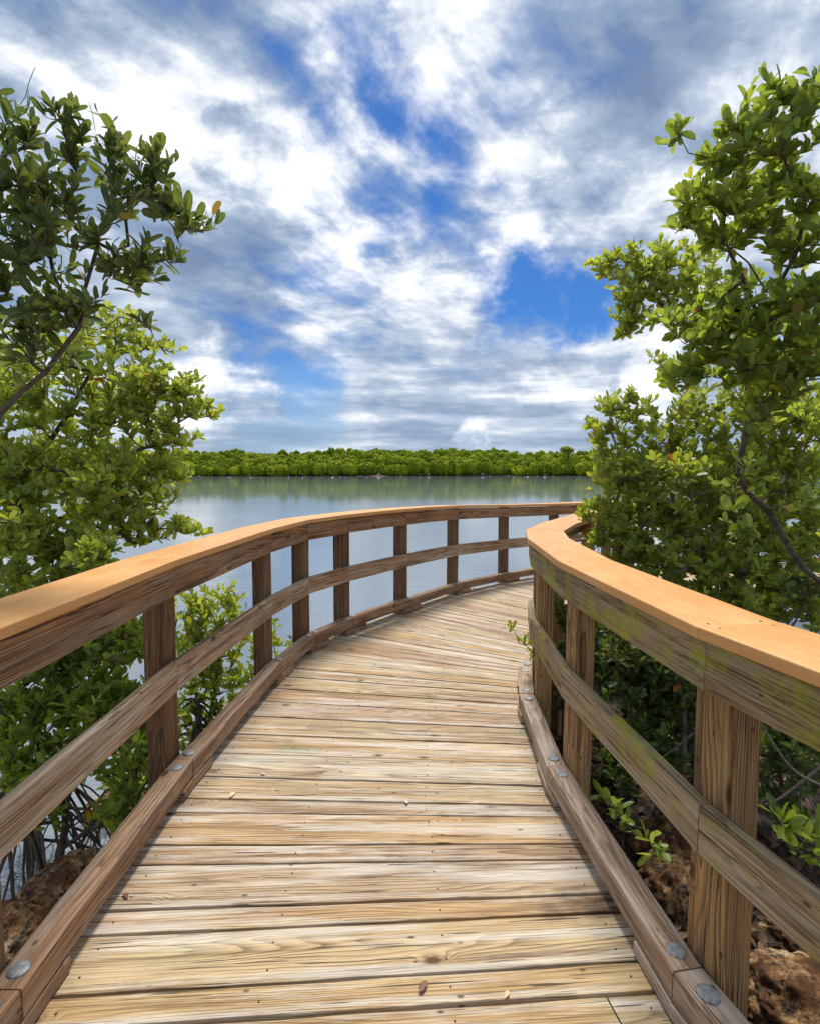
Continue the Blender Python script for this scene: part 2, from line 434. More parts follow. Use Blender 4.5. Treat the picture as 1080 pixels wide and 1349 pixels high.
def t_of_center(y):   # t whose seam crosses x=0 at this y (near part)
    lo, hi = 0., tt[10]
    for _ in range(40):
        mdl = (lo + hi) / 2; a, b = seam(mdl); yy = a[1] + (b[1] - a[1]) * (0 - a[0]) / (b[0] - a[0])
        if yy < y: lo = mdl
        else: hi = mdl
    return lo
def ydeck(py): v = (py - 674.5) / F; return H * (CP - v * SP) / (SP + v * CP)
seams = [t_of_center(ydeck(p)) for p in (1328, 1284, 1214, 1186, 1135, 1112, 1074, 1057, 1030, 1000, 975, 953, 934)]
t0 = seams[0]; pre = []
while t0 > .15:
    t0 -= random.choice((.19, .19, .095)); pre.append(t0)
seams = pre[::-1] + seams
while seams[-1] < tt[-1] - .25:
    seams.append(seams[-1] + random.choice((.15, .145, .10, .19, .095, .145)))
mb = MB()
SEC_T = .036
for i in range(len(seams) - 1):
    a0, b0 = seam(seams[i]); a1, b1 = seam(seams[i + 1])
    gp = random.choice((.006, .008, .010, .013))
    if abs(seams[i] - t_of_center(ydeck(1328))) < 1e-6: gp = .016
    if abs(seams[i] - t_of_center(ydeck(1284))) < 1e-6: gp = .010
    eL, eR = random.uniform(-.006, .012), random.uniform(-.006, .012)
    d0 = (b0 - a0) / np.linalg.norm(b0 - a0); d1 = (b1 - a1) / np.linalg.norm(b1 - a1)
    a0 = a0 - d0 * eL; a1 = a1 - d1 * eL; b0 = b0 + d0 * eR; b1 = b1 + d1 * eR
    fwd = np.array((-d0[1], d0[0], 0))
    a0 = a0 + fwd * gp * .5; b0 = b0 + fwd * gp * .5; a1 = a1 - fwd * gp * .5; b1 = b1 - fwd * gp * .5
    zt = random.uniform(-.003, .0); tilt = random.uniform(-.0015, .0015)
    rn = random.random(); off = rn * 13.7
    pieces = [(0., 1.)]
    if abs(seams[i + 1] - t_of_center(ydeck(1328))) < 1e-6: pieces = [(0., .868), (.8705, 1.)]
    for (q0, q1) in pieces:
        rn = (rn + .37) % 1 if q0 > 0 else rn
        Nn_ = max(2, int(28 * (q1 - q0))); r = .003
        ph = [random.uniform(0, 6.28) for _ in range(4)]
        prof = [(0, -SEC_T), (0, -r), (.35, -.0012), (1, 0)]
        verts = []; uvv = []
        for j in range(Nn_ + 1):
            q = q0 + (q1 - q0) * j / Nn_
            p0 = a0 + (b0 - a0) * q; p1 = a1 + (b1 - a1) * q
            w = p1 - p0; W = np.linalg.norm(w); wn = w / W
            jit0 = .0011 * (math.sin(q * 17 + ph[0]) + .7 * math.sin(q * 41 + ph[1])); jit1 = .0011 * (math.sin(q * 19 + ph[2]) + .7 * math.sin(q * 37 + ph[3]))
            ring_ = [(jit0, -SEC_T), (jit0, -r), (jit0 + r * .35, -.001), (jit0 + r, 0), (W * .5, .0004 * math.sin(q * 9 + ph[0])), (W - jit1 - r, 0), (W - jit1 - r * .35, -.001), (W - jit1, -r), (W - jit1, -SEC_T)]
            u = q * np.linalg.norm(b0 - a0)
            for (a_, z_) in ring_:
                p = p0 + wn * a_; p[2] = z_ + zt + tilt * (a_ / W - .5) * 2 + sag(p[1])
                verts.append(p); uvv.append((u + off, a_ - z_ + off))
        k = 9; fs = []; us_ = []
        for j in range(Nn_):
            for n_ in range(k):
                n2 = (n_ + 1) % k
                f = [j * k + n_, (j + 1) * k + n_, (j + 1) * k + n2, j * k + n2]
                fs.append(f); us_.append([uvv[x] for x in f])
        f = list(range(k)); fs.append(f); us_.append([(uvv[x][0], uvv[x][1]) for x in f])
        f = [Nn_ * k + x for x in range(k)][::-1]; fs.append(f); us_.append([(uvv[x][0], uvv[x][1]) for x in f])
        mb.add(verts, fs, us_, rn)
    for q in (.075, .36, .64, .925):
        for w_ in ((.25, .75) if np.linalg.norm(a1 - a0) > .12 else (.5,)):
            p0 = a0 + (b0 - a0) * (q + random.uniform(-.006, .006)); p1 = a1 + (b1 - a1) * q
            p = p0 + (p1 - p0) * (w_ + random.uniform(-.05, .05)); p[2] = sag(p[1]) + zt + .0006
            screw_head(mb, p)
deck = tag(mb.build('boardwalk_deck', [M['deck'], M['screw']]), kind='structure')

# framing beneath
mb = MB()
for E_, sg in ((EL, 1), (ER, -1)):
    K_ = KL if sg == 1 else KR
    P, D, S, Nn = knots(K_, sg)
    for i in range(len(D)):
        beam(mb, P[i], P[i + 1], S[i], UP, round_rect(-.02, .030, -.25, -.045, .003), Nn[i], Nn[i + 1], seg=.4)
        beam(mb, P[i], P[i + 1], S[i], UP, round_rect(-.60, -.56, -.25, -.045, .003), Nn[i], Nn[i + 1], seg=.4)
tag(mb.build('deck_framing', M['frame']), kind='structure')

# ---- railings
def railing(K, sgn, label, grp, mats, capjoin=()):
    P, D, S, Nn = knots(K, sgn)
    root = empty('wooden_railing', tuple(P[3]))
    tag(root, label, 'railing', None)
    O = tuple(P[3])
    for i in range(len(D)):
        m_top, m_mid, m_cap = mats[:3]
        b = MB(); beam(b, P[i], P[i + 1], S[i], UP, round_rect(0, .038, .936, 1.074, .004), Nn[i], Nn[i + 1], gap=.0012)
        b.build('top_rail', m_top if not callable(m_top) else m_top(i), root, origin=O)
        b = MB(); beam(b, P[i], P[i + 1], S[i], UP, round_rect(0, .038, .478, .618, .005), Nn[i], Nn[i + 1], gap=.0015)
        b.build('middle_rail', m_mid if not callable(m_mid) else m_mid(i), root, origin=O)
        b = MB(); beam(b, P[i], P[i + 1], S[i], UP, round_rect(-.024, .226, 1.080, 1.114, .004), Nn[i], Nn[i + 1], gap=.0006, wob=.0004)
        for e, sg_ in ((P[i], 1), (P[i + 1], -1)):
            for a_ in (.02, .18):
                w = S[i] * a_
                n_ = Nn[i] if sg_ == 1 else Nn[i + 1]
                q = e + w - D[i] * (w.dot(n_) / D[i].dot(n_)) + D[i] * .022 * sg_
                q = q + np.array((0, 0, 1.1135 + sag(q[1]))); screw_head(b, q, .0038)
        b.build('handrail_cap', [m_cap, M['screw']], root, origin=O)
    for i in range(1, len(P) - 1):
        n = Nn[i]; s = np.array((-n[1], n[0], 0)) * sgn
        b = MB()
        c = P[i] + s * (.041 + .0445) + n * .012
        sec = round_rect(-.0445, .0445, -.07, .07, .005)
        c0 = c.copy(); c0[2] = -1.5; c1 = c.copy(); c1[2] = 1.078 + sag(c[1])
        c0[2] += 0
        beam(b, c0, c1, s, n, sec, wob=.0015, sagon=False)
        b.build('post', mats[3] if len(mats) > 3 else M['post'], root, origin=O)
    return root
def ltop(i): return M['rail']
mats4 = (M['rail'], M['mid'], M['cap'])
def build_rail(K, sgn, label, tm, mm, pm):
    P, D, S, Nn = knots(K, sgn)
    return None

def railing2(K, sgn, label, tm, mm, pm):
    global _pm
    r_ = railing(K, sgn, label, None, (tm, mm, M['cap'], pm))
    return r_
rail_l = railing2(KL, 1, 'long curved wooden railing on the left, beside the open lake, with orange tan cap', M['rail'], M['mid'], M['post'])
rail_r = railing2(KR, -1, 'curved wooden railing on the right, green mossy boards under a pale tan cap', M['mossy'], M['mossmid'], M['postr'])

# ---- kerbs
def dome(mb, c, r, h, k=20, rings=5):
    vs_ = []
    for j in range(rings):
        q = j / (rings - 1); rr = r * math.cos(q * math.pi / 2 * .93); zz = h * math.sin(q * math.pi / 2)
        rr *= 1 + (.0 if j else 0)
        for i in range(k):
            a = i * 2 * math.pi / k
            vs_.append((c[0] + rr * math.cos(a), c[1] + rr * math.sin(a), c[2] + zz + .002))
    vs_ += [(c[0] + r * math.cos(i * 2 * math.pi / k), c[1] + r * math.sin(i * 2 * math.pi / k), c[2] - .004) for i in range(k)]
    fs = []
    for j in range(rings - 1):
        for i in range(k): fs.append([j * k + i, j * k + (i + 1) % k, (j + 1) * k + (i + 1) % k, (j + 1) * k + i])
    fs.append([(rings - 1) * k + i for i in range(k)])
    for i in range(k): fs.append([rings * k + i, rings * k + (i + 1) % k, (i + 1) % k, i])
    mb.add(vs_, fs, [[(0, 0)] * len(f) for f in fs], random.random())

def kerb(K, sgn, label, mt):
    P, D, S, Nn = knots(K, sgn)
    O = tuple(P[3]); root = empty('timber_kerb', O); tag(root, label, 'kerb')
    for i in range(len(D)):
        b = MB(); beam(b, P[i], P[i + 1], S[i], UP, round_rect(-.058, .034, .050, .140, .006), Nn[i], Nn[i + 1], gap=.0018, wob=.0018)
        bo = b.build('timber', mt, root, origin=O)
        for e, n_, sg_ in ((P[i], Nn[i], 1), (P[i + 1], Nn[i + 1], -1)):
            q = e - S[i] * .012 + D[i] * sg_ * (.062 + random.uniform(-.01, .012)); q = q + np.array((0, 0, .1405 + sag(q[1])))
            m2 = MB(); dome(m2, q, .029, .0045); m2.build('bolt', M['bolt'], bo, smooth=True, origin=tuple(q))
    for i in range(1, len(P) - 1):
        for k_, (la, lb) in ((i - 1, (-.11, 0)), (i, (0, .20))):
            b = MB(); A_ = P[i] + D[k_] * la; B_ = P[i] + D[k_] * lb
            beam(b, A_, B_, S[k_], UP, round_rect(-.064, .030, .003, .048, .004), Nn[i] if k_ == i else None, None if k_ == i else Nn[i], seg=.05)
            b.build('spacer_block', mt, root, origin=O)
kerb(KL, 1, 'low reddish brown timber kerb along the left edge of the deck beside the water', M['kerb'])
kerb(KR, -1, 'low greyish timber kerb along the right edge of the deck with round bolt heads', M['kerb_grey'])

# ------------------------------------------------------------------ terrain, water
WZ = -.92
def gh(x, y):
    r_ = np.hypot(x, y)
    n = .10 * np.sin(x * 1.7 + 1) * np.cos(y * 1.3) + .05 * np.sin(x * 4.1) * np.sin(y * 3.7 + 2) + .03 * np.sin(x * 9 + y * 7)
    near = -.66 + n
    # left bank falls into the lake
    edge = np.clip((x + 2.1 + .25 * np.sin(y * 1.9)) / .9, 0, 1)        # 0 left in water ,1 right
    ahead = np.clip((6.3 + np.clip(x - 1.0, 0, 3) * .2 - y) / 1.0, 0, 1)
    left_in = np.clip((2.9 - y) / .8, 0, 1)
    land = np.where(x < .6, left_in * edge, ahead)
    right_land = np.clip((x - 12) / 6, 0, 1) * np.clip((20 - y) / 8, 0, 1)
    land = np.maximum(land, right_land)
    z = near * land + (-2.0) * (1 - land)
    bk = 196 + 6 * np.sin(x * .03) - .0016 * np.clip(-x - 40, 0, 400) ** 2 * .6 - .0008 * np.clip(x - 100, 0, 400) ** 2
    far = np.clip((y - bk + 4) / 3, 0, 1)
    z = z * (1 - far) + (-.55) * far
    back = np.clip((-y - 3) / 4, 0, 1)
    z = z * (1 - back) + (-.6 + n) * back
    return z
def axis(vals): return np.unique(np.round(np.concatenate(vals), 4))
xs = axis([np.linspace(-7, 8, 151), np.linspace(-40, -7, 34), np.linspace(8, 40, 33), np.linspace(-600, -40, 57), np.linspace(40, 600, 57)])
ys = axis([np.linspace(-3, 9, 121), np.linspace(9, 40, 20), np.linspace(40, 600, 85), np.linspace(-60, -3, 20)])
X, Y = np.meshgrid(xs, ys); Z = gh(X, Y)
V = np.stack([X, Y, Z], -1).reshape(-1, 3); nx, ny = len(xs), len(ys)
idx = np.arange(nx * ny).reshape(ny, nx)
Fq = np.stack([idx[:-1, :-1], idx[:-1, 1:], idx[1:, 1:], idx[1:, :-1]], -1).reshape(-1, 4)
def raw_mesh(name, V, Fc, mats, attr=None, uv=None, smooth=True, parent=None, kind=None, matidx=None):
    me = bpy.data.meshes.new(name)
    V = np.asarray(V, dtype=np.float32); Fc = np.asarray(Fc, dtype=np.int32); k = Fc.shape[1]
    me.vertices.add(len(V)); me.vertices.foreach_set('co', V.ravel())
    me.loops.add(Fc.size); me.loops.foreach_set('vertex_index', Fc.ravel())
    me.polygons.add(len(Fc)); me.polygons.foreach_set('loop_start', np.arange(0, Fc.size, k, dtype=np.int32))
    me.polygons.foreach_set('use_smooth', np.full(len(Fc), smooth))
    if uv is not None:
        l = me.uv_layers.new(name='UVMap'); l.data.foreach_set('uv', np.asarray(uv, dtype=np.float32)[Fc.ravel()].ravel())
    if attr is not None:
        a = me.attributes.new('rnd', 'FLOAT', 'POINT'); a.data.foreach_set('value', np.asarray(attr, dtype=np.float32))
    me.materials.append(mats); me.update(calc_edges=True)
    o = bpy.data.objects.new(name, me); col.objects.link(o)
    if parent: o.parent = parent
    if kind: o['kind'] = kind
    return o
raw_mesh('ground', V, Fq, M['ground'], kind='structure')
wv = np.array([(-3000, -3000, WZ), (3000, -3000, WZ), (3000, 3000, WZ), (-3000, 3000, WZ)])
raw_mesh('lake_water', wv, np.array([[0, 1, 2, 3]]), M['water'], kind='structure', smooth=False)

# ------------------------------------------------------------------ foliage
def nrm(v): return v / (np.linalg.norm(v, axis=-1, keepdims=True) + 1e-9)

LT = np.array([0, .13, .38, .66, .90, 1.0]); LW = np.array([.0, .50, .92, 1.0, .72, 0.])
def leaves_mesh(name, P, Dr, Nm, Ln, Wd, rn, material, parent=None, curl=.12):
    """many leaves: origin P, direction Dr, face normal Nm, length, width"""
    n = len(P); Dr = nrm(Dr); Sd = nrm(np.cross(Dr, Nm)); Nn = nrm(np.cross(Sd, Dr))
    cv = rng.uniform(-.05, curl * 2, n)
    cols = []; uv = []
    for k_, (t, w) in enumerate(zip(LT, LW)):
        mid = P + Dr * (Ln * t)[:, None] - Nn * (Ln * cv * (t ** 2) * .9)[:, None]
        if w == 0: cols.append(mid); uv.append((t, .5))
        else:
            up = Nn * (Wd * w * .16)[:, None]
            cols.append(mid + Sd * (Wd * w * .5)[:, None] + up); uv.append((t, 0))
            cols.append(mid); uv.append((t, .5))
            cols.append(mid - Sd * (Wd * w * .5)[:, None] + up); uv.append((t, 1))
    V = np.stack(cols, 1)      # n,14,3
    m_ = V.shape[1]
    f = [(0, 1, 2, 2), (0, 2, 3, 3)]
    q = []
    for s in range(3):
        a = 1 + 3 * s; q += [(a, a + 3, a + 4, a + 1), (a + 1, a + 4, a + 5, a + 2)]
    # base and tip are quads (kite) built from shared points
    q += [(0, 1, 2, 3), (12, 11, 10, 13)]
    q = np.array(q)
    Fc = (q[None] + (np.arange(n) * m_)[:, None, None]).reshape(-1, 4)
    return raw_mesh(name, V.reshape(-1, 3), Fc, material, attr=np.repeat(rn, m_), uv=np.tile(np.array(uv), (n, 1)), parent=parent)

def tubes(name, segs, material, parent=None, k=6):
    """segs: list of (p0,p1,r0,r1)"""
    A = np.array([s[0] for s in segs]); B = np.array([s[1] for s in segs]); r0 = np.array([s[2] for s in segs]); r1 = np.array([s[3] for s in segs])
    d = nrm(B - A); ref = np.where(np.abs(d[:, 2:3]) > .9, np.array([[1., 0, 0]]), np.array([[0, 0, 1.]]))
    u = nrm(np.cross(d, ref)); v = np.cross(d, u)
    an = np.arange(k) * 2 * np.pi / k
    ring = u[:, None] * np.cos(an)[None, :, None] + v[:, None] * np.sin(an)[None, :, None]
    ext = d * (r1[:, None] * .35)
    V = np.concatenate([A[:, None] + ring * r0[:, None, None], (B + ext)[:, None] + ring * r1[:, None, None]], 1)
    q = np.array([(i, (i + 1) % k, (i + 1) % k + k, i + k) for i in range(k)])
    Fc = (q[None] + (np.arange(len(A)) * 2 * k)[:, None, None]).reshape(-1, 4)
    return raw_mesh(name, V.reshape(-1, 3), Fc, material, parent=parent)

def tree(name, label, cat, trunk, clumps, leaf=.08, mt='leaf', bark='bark', group=None, r_base=None, twig_r=.0022, per=1.0, asp=.44, bare=(), thin=.9, fills=()):
    """trunk: list of polylines (first = main, from the ground); clumps: (px,py,Y,rx_px,ry_px,n)"""
    base = np.array(trunk[0][0], float)
    root = empty(name, tuple(base)); tag(root, label, cat, group)
    nodes = [base]; par = [-1]; bulk = [1]
    def add(p, pa): nodes.append(np.array(p, float)); par.append(pa); return len(nodes) - 1
    def near(p, N=None):
        A = np.array(nodes); d = np.linalg.norm(A - p, axis=1)
        # prefer attaching to points below / inside
        d = d + .35 * np.clip(A[:, 2] - p[2], 0, None)
        return int(np.argmin(d))
    for li, line in enumerate(trunk):
        cur = 0 if li == 0 else near(np.array(line[0]))
        pts = [np.array(p, float) for p in line]
        start = 1 if li == 0 else 0
        for p in pts[start:]:
            a = nodes[cur]; L = np.linalg.norm(p - a); n = max(1, int(L / .12))
            for j in range(1, n + 1):
                q = a + (p - a) * j / n + (rng.normal(0, .010, 3) if j < n else 0)
                cur = add(q, cur)
    main_n = len(nodes)
    cl_ = []
    clumps = list(clumps)
    for (a0, a1, b0, b1, y0, y1, k_, n_) in fills:
        clumps += [(rng.uniform(a0, a1), rng.uniform(b0, b1), rng.uniform(y0, y1), rng.uniform(22, 44), rng.uniform(18, 32), n_) for _ in range(k_)]
    for c in clumps:
        px, py, Yd, rx, ry, n = c; n = max(2, int(round(n * thin * 1.9))); rx *= 1.05; ry *= 1.08
        C = at(px, py, Yd); sc = Yd / F
        cl_.append((C, rx * sc, ry * sc, max(.12, .5 * (rx + ry) * sc), n))
    # order clumps by distance from the trunk
    order = sorted(range(len(cl_)), key=lambda i: min(np.linalg.norm(cl_[i][0] - q) for q in nodes[:main_n]))
    tips = []
    for i in order:
        C, rx, rz, ryd, n = cl_[i]
        cur = near(C); a = nodes[cur].copy(); L = np.linalg.norm(C - a); ns = max(2, int(L / .09))
        perp = rng.normal(0, 1, 3) * L * .07
        for j in range(1, ns + 1):
            q_ = j / ns
            p = a + (C - a) * q_ + perp * math.sin(q_ * 3.14) + rng.normal(0, .006, 3); cur = add(p, cur)
        T = nrm(rng.normal(0, 1, (n, 3))) * (rng.uniform(.10, 1.25, n) ** .55)[:, None]
        T = C + T * np.array((rx, ryd, rz))
        T = T[np.argsort(np.linalg.norm(T - C, axis=1))]
        for tp in T:
            cur = near(tp + np.array((0, 0, -.02))); a = nodes[cur].copy(); L = np.linalg.norm(tp - a)
            if L < .02: continue
            ns = max(2, int(L / .05)); bow = np.array((0, 0, -1.)) * L * .12 + rng.normal(0, .05, 3) * L
            for j in range(1, ns + 1):
                q_ = j / ns; cur = add(a + (tp - a) * q_ + bow * math.sin(q_ * 3.14), cur)
            tips.append(cur)
    N = len(nodes); A = np.array(nodes); cnt = np.zeros(N)
    for t_ in tips: cnt[t_] += 1
    for i in range(N - 1, 0, -1): cnt[par[i]] += cnt[i]
    rad = twig_r * .82 * np.maximum(cnt, .6) ** .37
    if r_base: rad = np.minimum(rad, r_base)
    for b_ in bare:     # bare dead twigs
        cur = near(np.array(b_[0])); 
        for p in b_:
            nodes.append(np.array(p, float)); par.append(cur); cur = len(nodes) - 1
    if bare:
        A = np.array(nodes); rad = np.concatenate([rad, np.full(len(nodes) - N, twig_r * .8)])
    segs = [(A[par[i]], A[i], min(rad[par[i]], rad[i] * 1.5 + .001), rad[i]) for i in range(1, len(A))]
    O = np.array(base)
    big = [(a - O, b - O, r, s) for a, b, r, s in segs]
    tubes('trunk' if cat == 'tree' else 'stem', big, M[bark], root)
    # leaves
    P = []; Dd = []; Nm = []; Ln = []; Wd = []; rn = []
    tint_c = rng.uniform(-.12, .12, 400)
    for ti, t_ in enumerate(tips):
        p = A[t_]; pp = A[par[t_]]; ppp = A[par[par[t_]]] if par[par[t_]] >= 0 else pp
        d = nrm(p - ppp + 1e-5); d = nrm(d + np.array((0, 0, .55)))
        ref = np.array((0, 0, 1.)) if abs(d[2]) < .9 else np.array((1., 0, 0))
        u = nrm(np.cross(d, ref)); v = np.cross(d, u)
        k_ = max(3, int(rng.integers(5, 10) * per)) ; ph = rng.uniform(0, 6.28); tt_ = rng.uniform(-.18, .18)
        for j in range(k_):
            lv = j / k_                                 # 0 tip .. 1 lower
            ang = ph + j * 1.57 + (j // 2) * .8 + rng.normal(0, .25)
            spread = .35 + .85 * lv + rng.normal(0, .15)
            rd = u * math.cos(ang) + v * math.sin(ang)
            dr = d * math.cos(spread) + rd * math.sin(spread)
            org = p - (p - ppp) * lv * 1.25
            nm = d * math.sin(spread) - rd * math.cos(spread) + rng.normal(0, .35, 3)
            if nm[2] < 0 and rng.random() < .6: nm = -nm
            l_ = leaf * .86 * rng.uniform(.45, 1.22) * (.75 + .35 * min(1, lv * 2))
            if rng.random() < .06: continue
            P.append(org); Dd.append(dr + rng.normal(0, .1, 3) + np.array((0, 0, .08))); Nm.append(nm); Ln.append(l_); Wd.append(l_ * asp * rng.uniform(.8, 1.15))
            r_ = np.clip(.45 + tt_ + rng.normal(0, .17), 0.02, .97)
            if rng.random() < .014: r_ = rng.uniform(.98, 1.)
            rn.append(r_)
    P = np.array(P) - O
    leaves_mesh('foliage', P, np.array(Dd), np.array(Nm), np.array(Ln), np.array(Wd), np.array(rn), M[mt], root)
    return root

def G(x, y): return np.array((x, y, float(gh(np.array(x), np.array(y))) - .05))

# --- left: near dark tree reaching over the railing
tree('mangrove_tree', 'dark leaved mangrove tree at upper left, its branches reaching highest beside the left railing', 'tree',
     [[G(-2.35, 2.1), (-2.3, 2.15, .2), (-2.15, 2.2, .9), at(0, 545, 2.35), at(60, 490, 2.4), at(105, 430, 2.4), at(112, 380, 2.4), at(130, 320, 2.4)],
      [at(0, 545, 2.35), at(-60, 400, 2.3), at(-30, 260, 2.3), at(10, 190, 2.35)],
      [at(100, 430, 2.4), at(70, 360, 2.4), at(60, 300, 2.4)]],
     [(12, 165, 2.35, 30, 45, 12), (85, 178, 2.35, 42, 34, 22), (150, 196, 2.4, 34, 34, 18), (203, 228, 2.4, 32, 28, 16), (248, 288, 2.4, 32, 18, 14), (218, 275, 2.45, 34, 26, 12),
      (170, 262, 2.4, 40, 34, 16), (35, 240, 2.3, 55, 50, 34), (105, 245, 2.4, 40, 36, 14), (205, 338, 2.4, 32, 22, 12), (150, 328, 2.4, 50, 30, 18), (165, 365, 2.45, 40, 20, 10),
      (35, 320, 2.3, 60, 50, 44), (80, 300, 2.45, 40, 36, 18), (193, 425, 2.4, 12, 10, 3), (50, 400, 2.35, 62, 42, 44), (110, 405, 2.4, 36, 30, 14), (30, 460, 2.4, 50, 36, 22),
      (-90, 240, 2.2, 70, 80, 40), (-100, 380, 2.2, 70, 80, 40), (-60, 160, 2.3, 50, 50, 20)],
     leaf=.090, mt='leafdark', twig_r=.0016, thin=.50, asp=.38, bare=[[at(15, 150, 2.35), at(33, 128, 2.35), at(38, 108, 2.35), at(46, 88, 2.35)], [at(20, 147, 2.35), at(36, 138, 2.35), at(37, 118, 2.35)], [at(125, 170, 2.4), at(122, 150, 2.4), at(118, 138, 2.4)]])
# --- left: lighter tree behind it, below
tree('mangrove_tree', 'yellow green mangrove tree left of the lake view, behind and below the dark one', 'tree',
     [[G(-3.6, 4.0), (-3.4, 4.0, .0), at(20, 640, 3.8), at(80, 560, 3.8), at(120, 490, 3.8)],
      [at(20, 640, 3.8), at(120, 620, 3.8), at(190, 590, 3.8)], [(-3.4, 4.0, .0), at(-40, 560, 3.8), at(0, 480, 3.8)],
      [at(20, 690, 3.8), at(100, 680, 3.8), at(170, 670, 3.8)]],
     [(195, 455, 3.9, 36, 16, 16), (150, 435, 3.9, 38, 30, 24), (235, 515, 3.8, 34, 22, 26), (262, 543, 3.8, 24, 12, 14), (80, 470, 3.8, 60, 44, 60), (180, 500, 3.8, 44, 30, 34),
      (195, 548, 3.8, 44, 24, 34), (228, 582, 3.8, 32, 22, 20), (120, 550, 3.8, 55, 44, 60), (30, 540, 3.8, 50, 55, 60), (210, 615, 3.7, 36, 22, 22), (150, 625, 3.7, 44, 34, 36),
      (70, 620, 3.6, 50, 40, 44), (10, 640, 3.5, 40, 55, 44), (170, 668, 3.7, 50, 22, 24), (235, 700, 3.6, 34, 14, 14), (185, 702, 3.6, 30, 14, 10), (40, 710, 3.4, 44, 34, 26), (110, 705, 3.6, 36, 24, 16),
      (-60, 520, 3.6, 60, 90, 60), (-60, 680, 3.4, 60, 60, 40)],
     leaf=.082, mt='leafbright', twig_r=.0021, fills=[(0, 200, 470, 640, 3.6, 4.4, 14, 16), (0, 215, 610, 720, 3.3, 4.0, 16, 16), (0, 150, 680, 760, 3.0, 3.6, 9, 16)])
# --- left: shrub between deck and water
tree('mangrove_shrub', 'dense green mangrove shrub seen through the left railing in the near corner', 'shrub',
     [[G(-2.2, 2.9), at(80, 1120, 3.0), at(95, 980, 3.0), at(100, 880, 3.0)], [at(80, 1120, 3.0), at(170, 1060, 3.1), at(190, 960, 3.1)], [at(60, 1160, 3.0), at(20, 1040, 2.9), at(0, 930, 2.9)]],
     [(55, 860, 3.1, 50, 34, 34), (130, 830, 3.2, 50, 36, 38), (175, 850, 3.2, 34, 44, 26), (110, 900, 3.1, 55, 40, 46), (40, 930, 3.0, 50, 40, 42), (160, 930, 3.2, 44, 40, 36), (30, 1000, 2.9, 44, 34, 26), (110, 985, 3.0, 50, 36, 34), (175, 1000, 3.2, 34, 34, 18), (60, 1050, 3.0, 40, 24, 10), (-40, 900, 2.9, 40, 60, 26), (30, 790, 3.3, 50, 34, 26), (120, 770, 3.4, 50, 26, 18)],
     leaf=.076, mt='leaf', twig_r=.002, fills=[(-10, 215, 760, 960, 2.9, 3.7, 24, 16), (-10, 200, 930, 1100, 2.8, 3.5, 20, 12)])
tree('mangrove_shrub', 'light green mangrove shrub in the water behind the second and third left posts', 'shrub',
     [[np.array((-1.75, 4.4, -1.1)), at(270, 1000, 4.5), at(285, 900, 4.6), at(290, 830, 4.6)], [at(270, 1000, 4.5), at(330, 920, 4.6), at(345, 860, 4.6)], [at(262, 1010, 4.5), at(235, 920, 4.5)]],
     [(262, 800, 4.6, 34, 26, 26), (300, 800, 4.7, 30, 30, 22), (335, 825, 4.7, 28, 34, 22), (285, 850, 4.6, 44, 34, 42), (250, 880, 4.5, 34, 40, 32), (345, 880, 4.7, 24, 34, 18), (300, 910, 4.6, 44, 34, 36), (255, 950, 4.4, 34, 34, 30), (310, 955, 4.5, 34, 24, 16), (235, 1000, 4.2, 26, 24, 16), (370, 850, 4.8, 14, 20, 6), (225, 800, 4.6, 26, 34, 18)],
     leaf=.075, mt='leafbright', twig_r=.002, fills=[(225, 345, 800, 1000, 4.3, 4.8, 10, 12)])
# --- right: near tall tree
tree('mangrove_tree', 'tall green mangrove tree at upper right with a dark curved trunk beside the right railing', 'tree',
     [[G(2.9, 2.6), (2.75, 2.7, .1), at(1120, 800, 3.0), at(1060, 750, 3.05), at(1012, 672, 3.1), at(972, 625, 3.1), at(985, 560, 3.1), at(985, 500, 3.1), at(1000, 420, 3.0)],
      [at(1000, 420, 3.0), at(960, 330, 2.9), at(930, 250, 2.9)], [at(1000, 420, 3.0), at(1050, 330, 2.8), at(1060, 240, 2.7)], [at(1010, 385, 3.0), at(985, 345, 3.0), at(960, 325, 2.95)]],
     [(1005, 135, 2.7, 36, 22, 14), (1060, 135, 2.65, 34, 34, 24), (965, 185, 2.75, 36, 24, 20), (1025, 195, 2.7, 50, 36, 34), (892, 178, 2.8, 13, 14, 4), (940, 215, 2.8, 26, 22, 12), (905, 268, 2.8, 22, 16, 10), (945, 265, 2.8, 40, 28, 24),
      (1005, 265, 2.8, 44, 34, 26), (1060, 255, 2.7, 34, 44, 26), (900, 300, 2.85, 20, 14, 8), (950, 315, 2.9, 38, 24, 22), (1045, 330, 2.8, 44, 24, 14), (1060, 385, 2.7, 34, 34, 20), (960, 385, 2.9, 50, 28, 24),
      (900, 420, 3.0, 40, 22, 20), (955, 430, 2.9, 44, 30, 30), (1020, 420, 2.8, 44, 34, 30), (1070, 440, 2.7, 30, 34, 18), (985, 475, 2.8, 44, 26, 24), (925, 480, 3.0, 34, 26, 18), (1050, 490, 2.8, 40, 30, 20),
      (1150, 200, 2.6, 70, 90, 30), (1160, 380, 2.6, 70, 90, 30), (1130, 520, 2.8, 50, 60, 26)],
     leaf=.088, mt='leaf', twig_r=.0017, asp=.52, thin=.55, fills=[(890, 1080, 380, 520, 2.9, 3.4, 14, 12), (940, 1080, 150, 380, 2.7, 3.1, 5, 8), (950, 1090, 490, 700, 2.8, 3.1, 6, 6)])
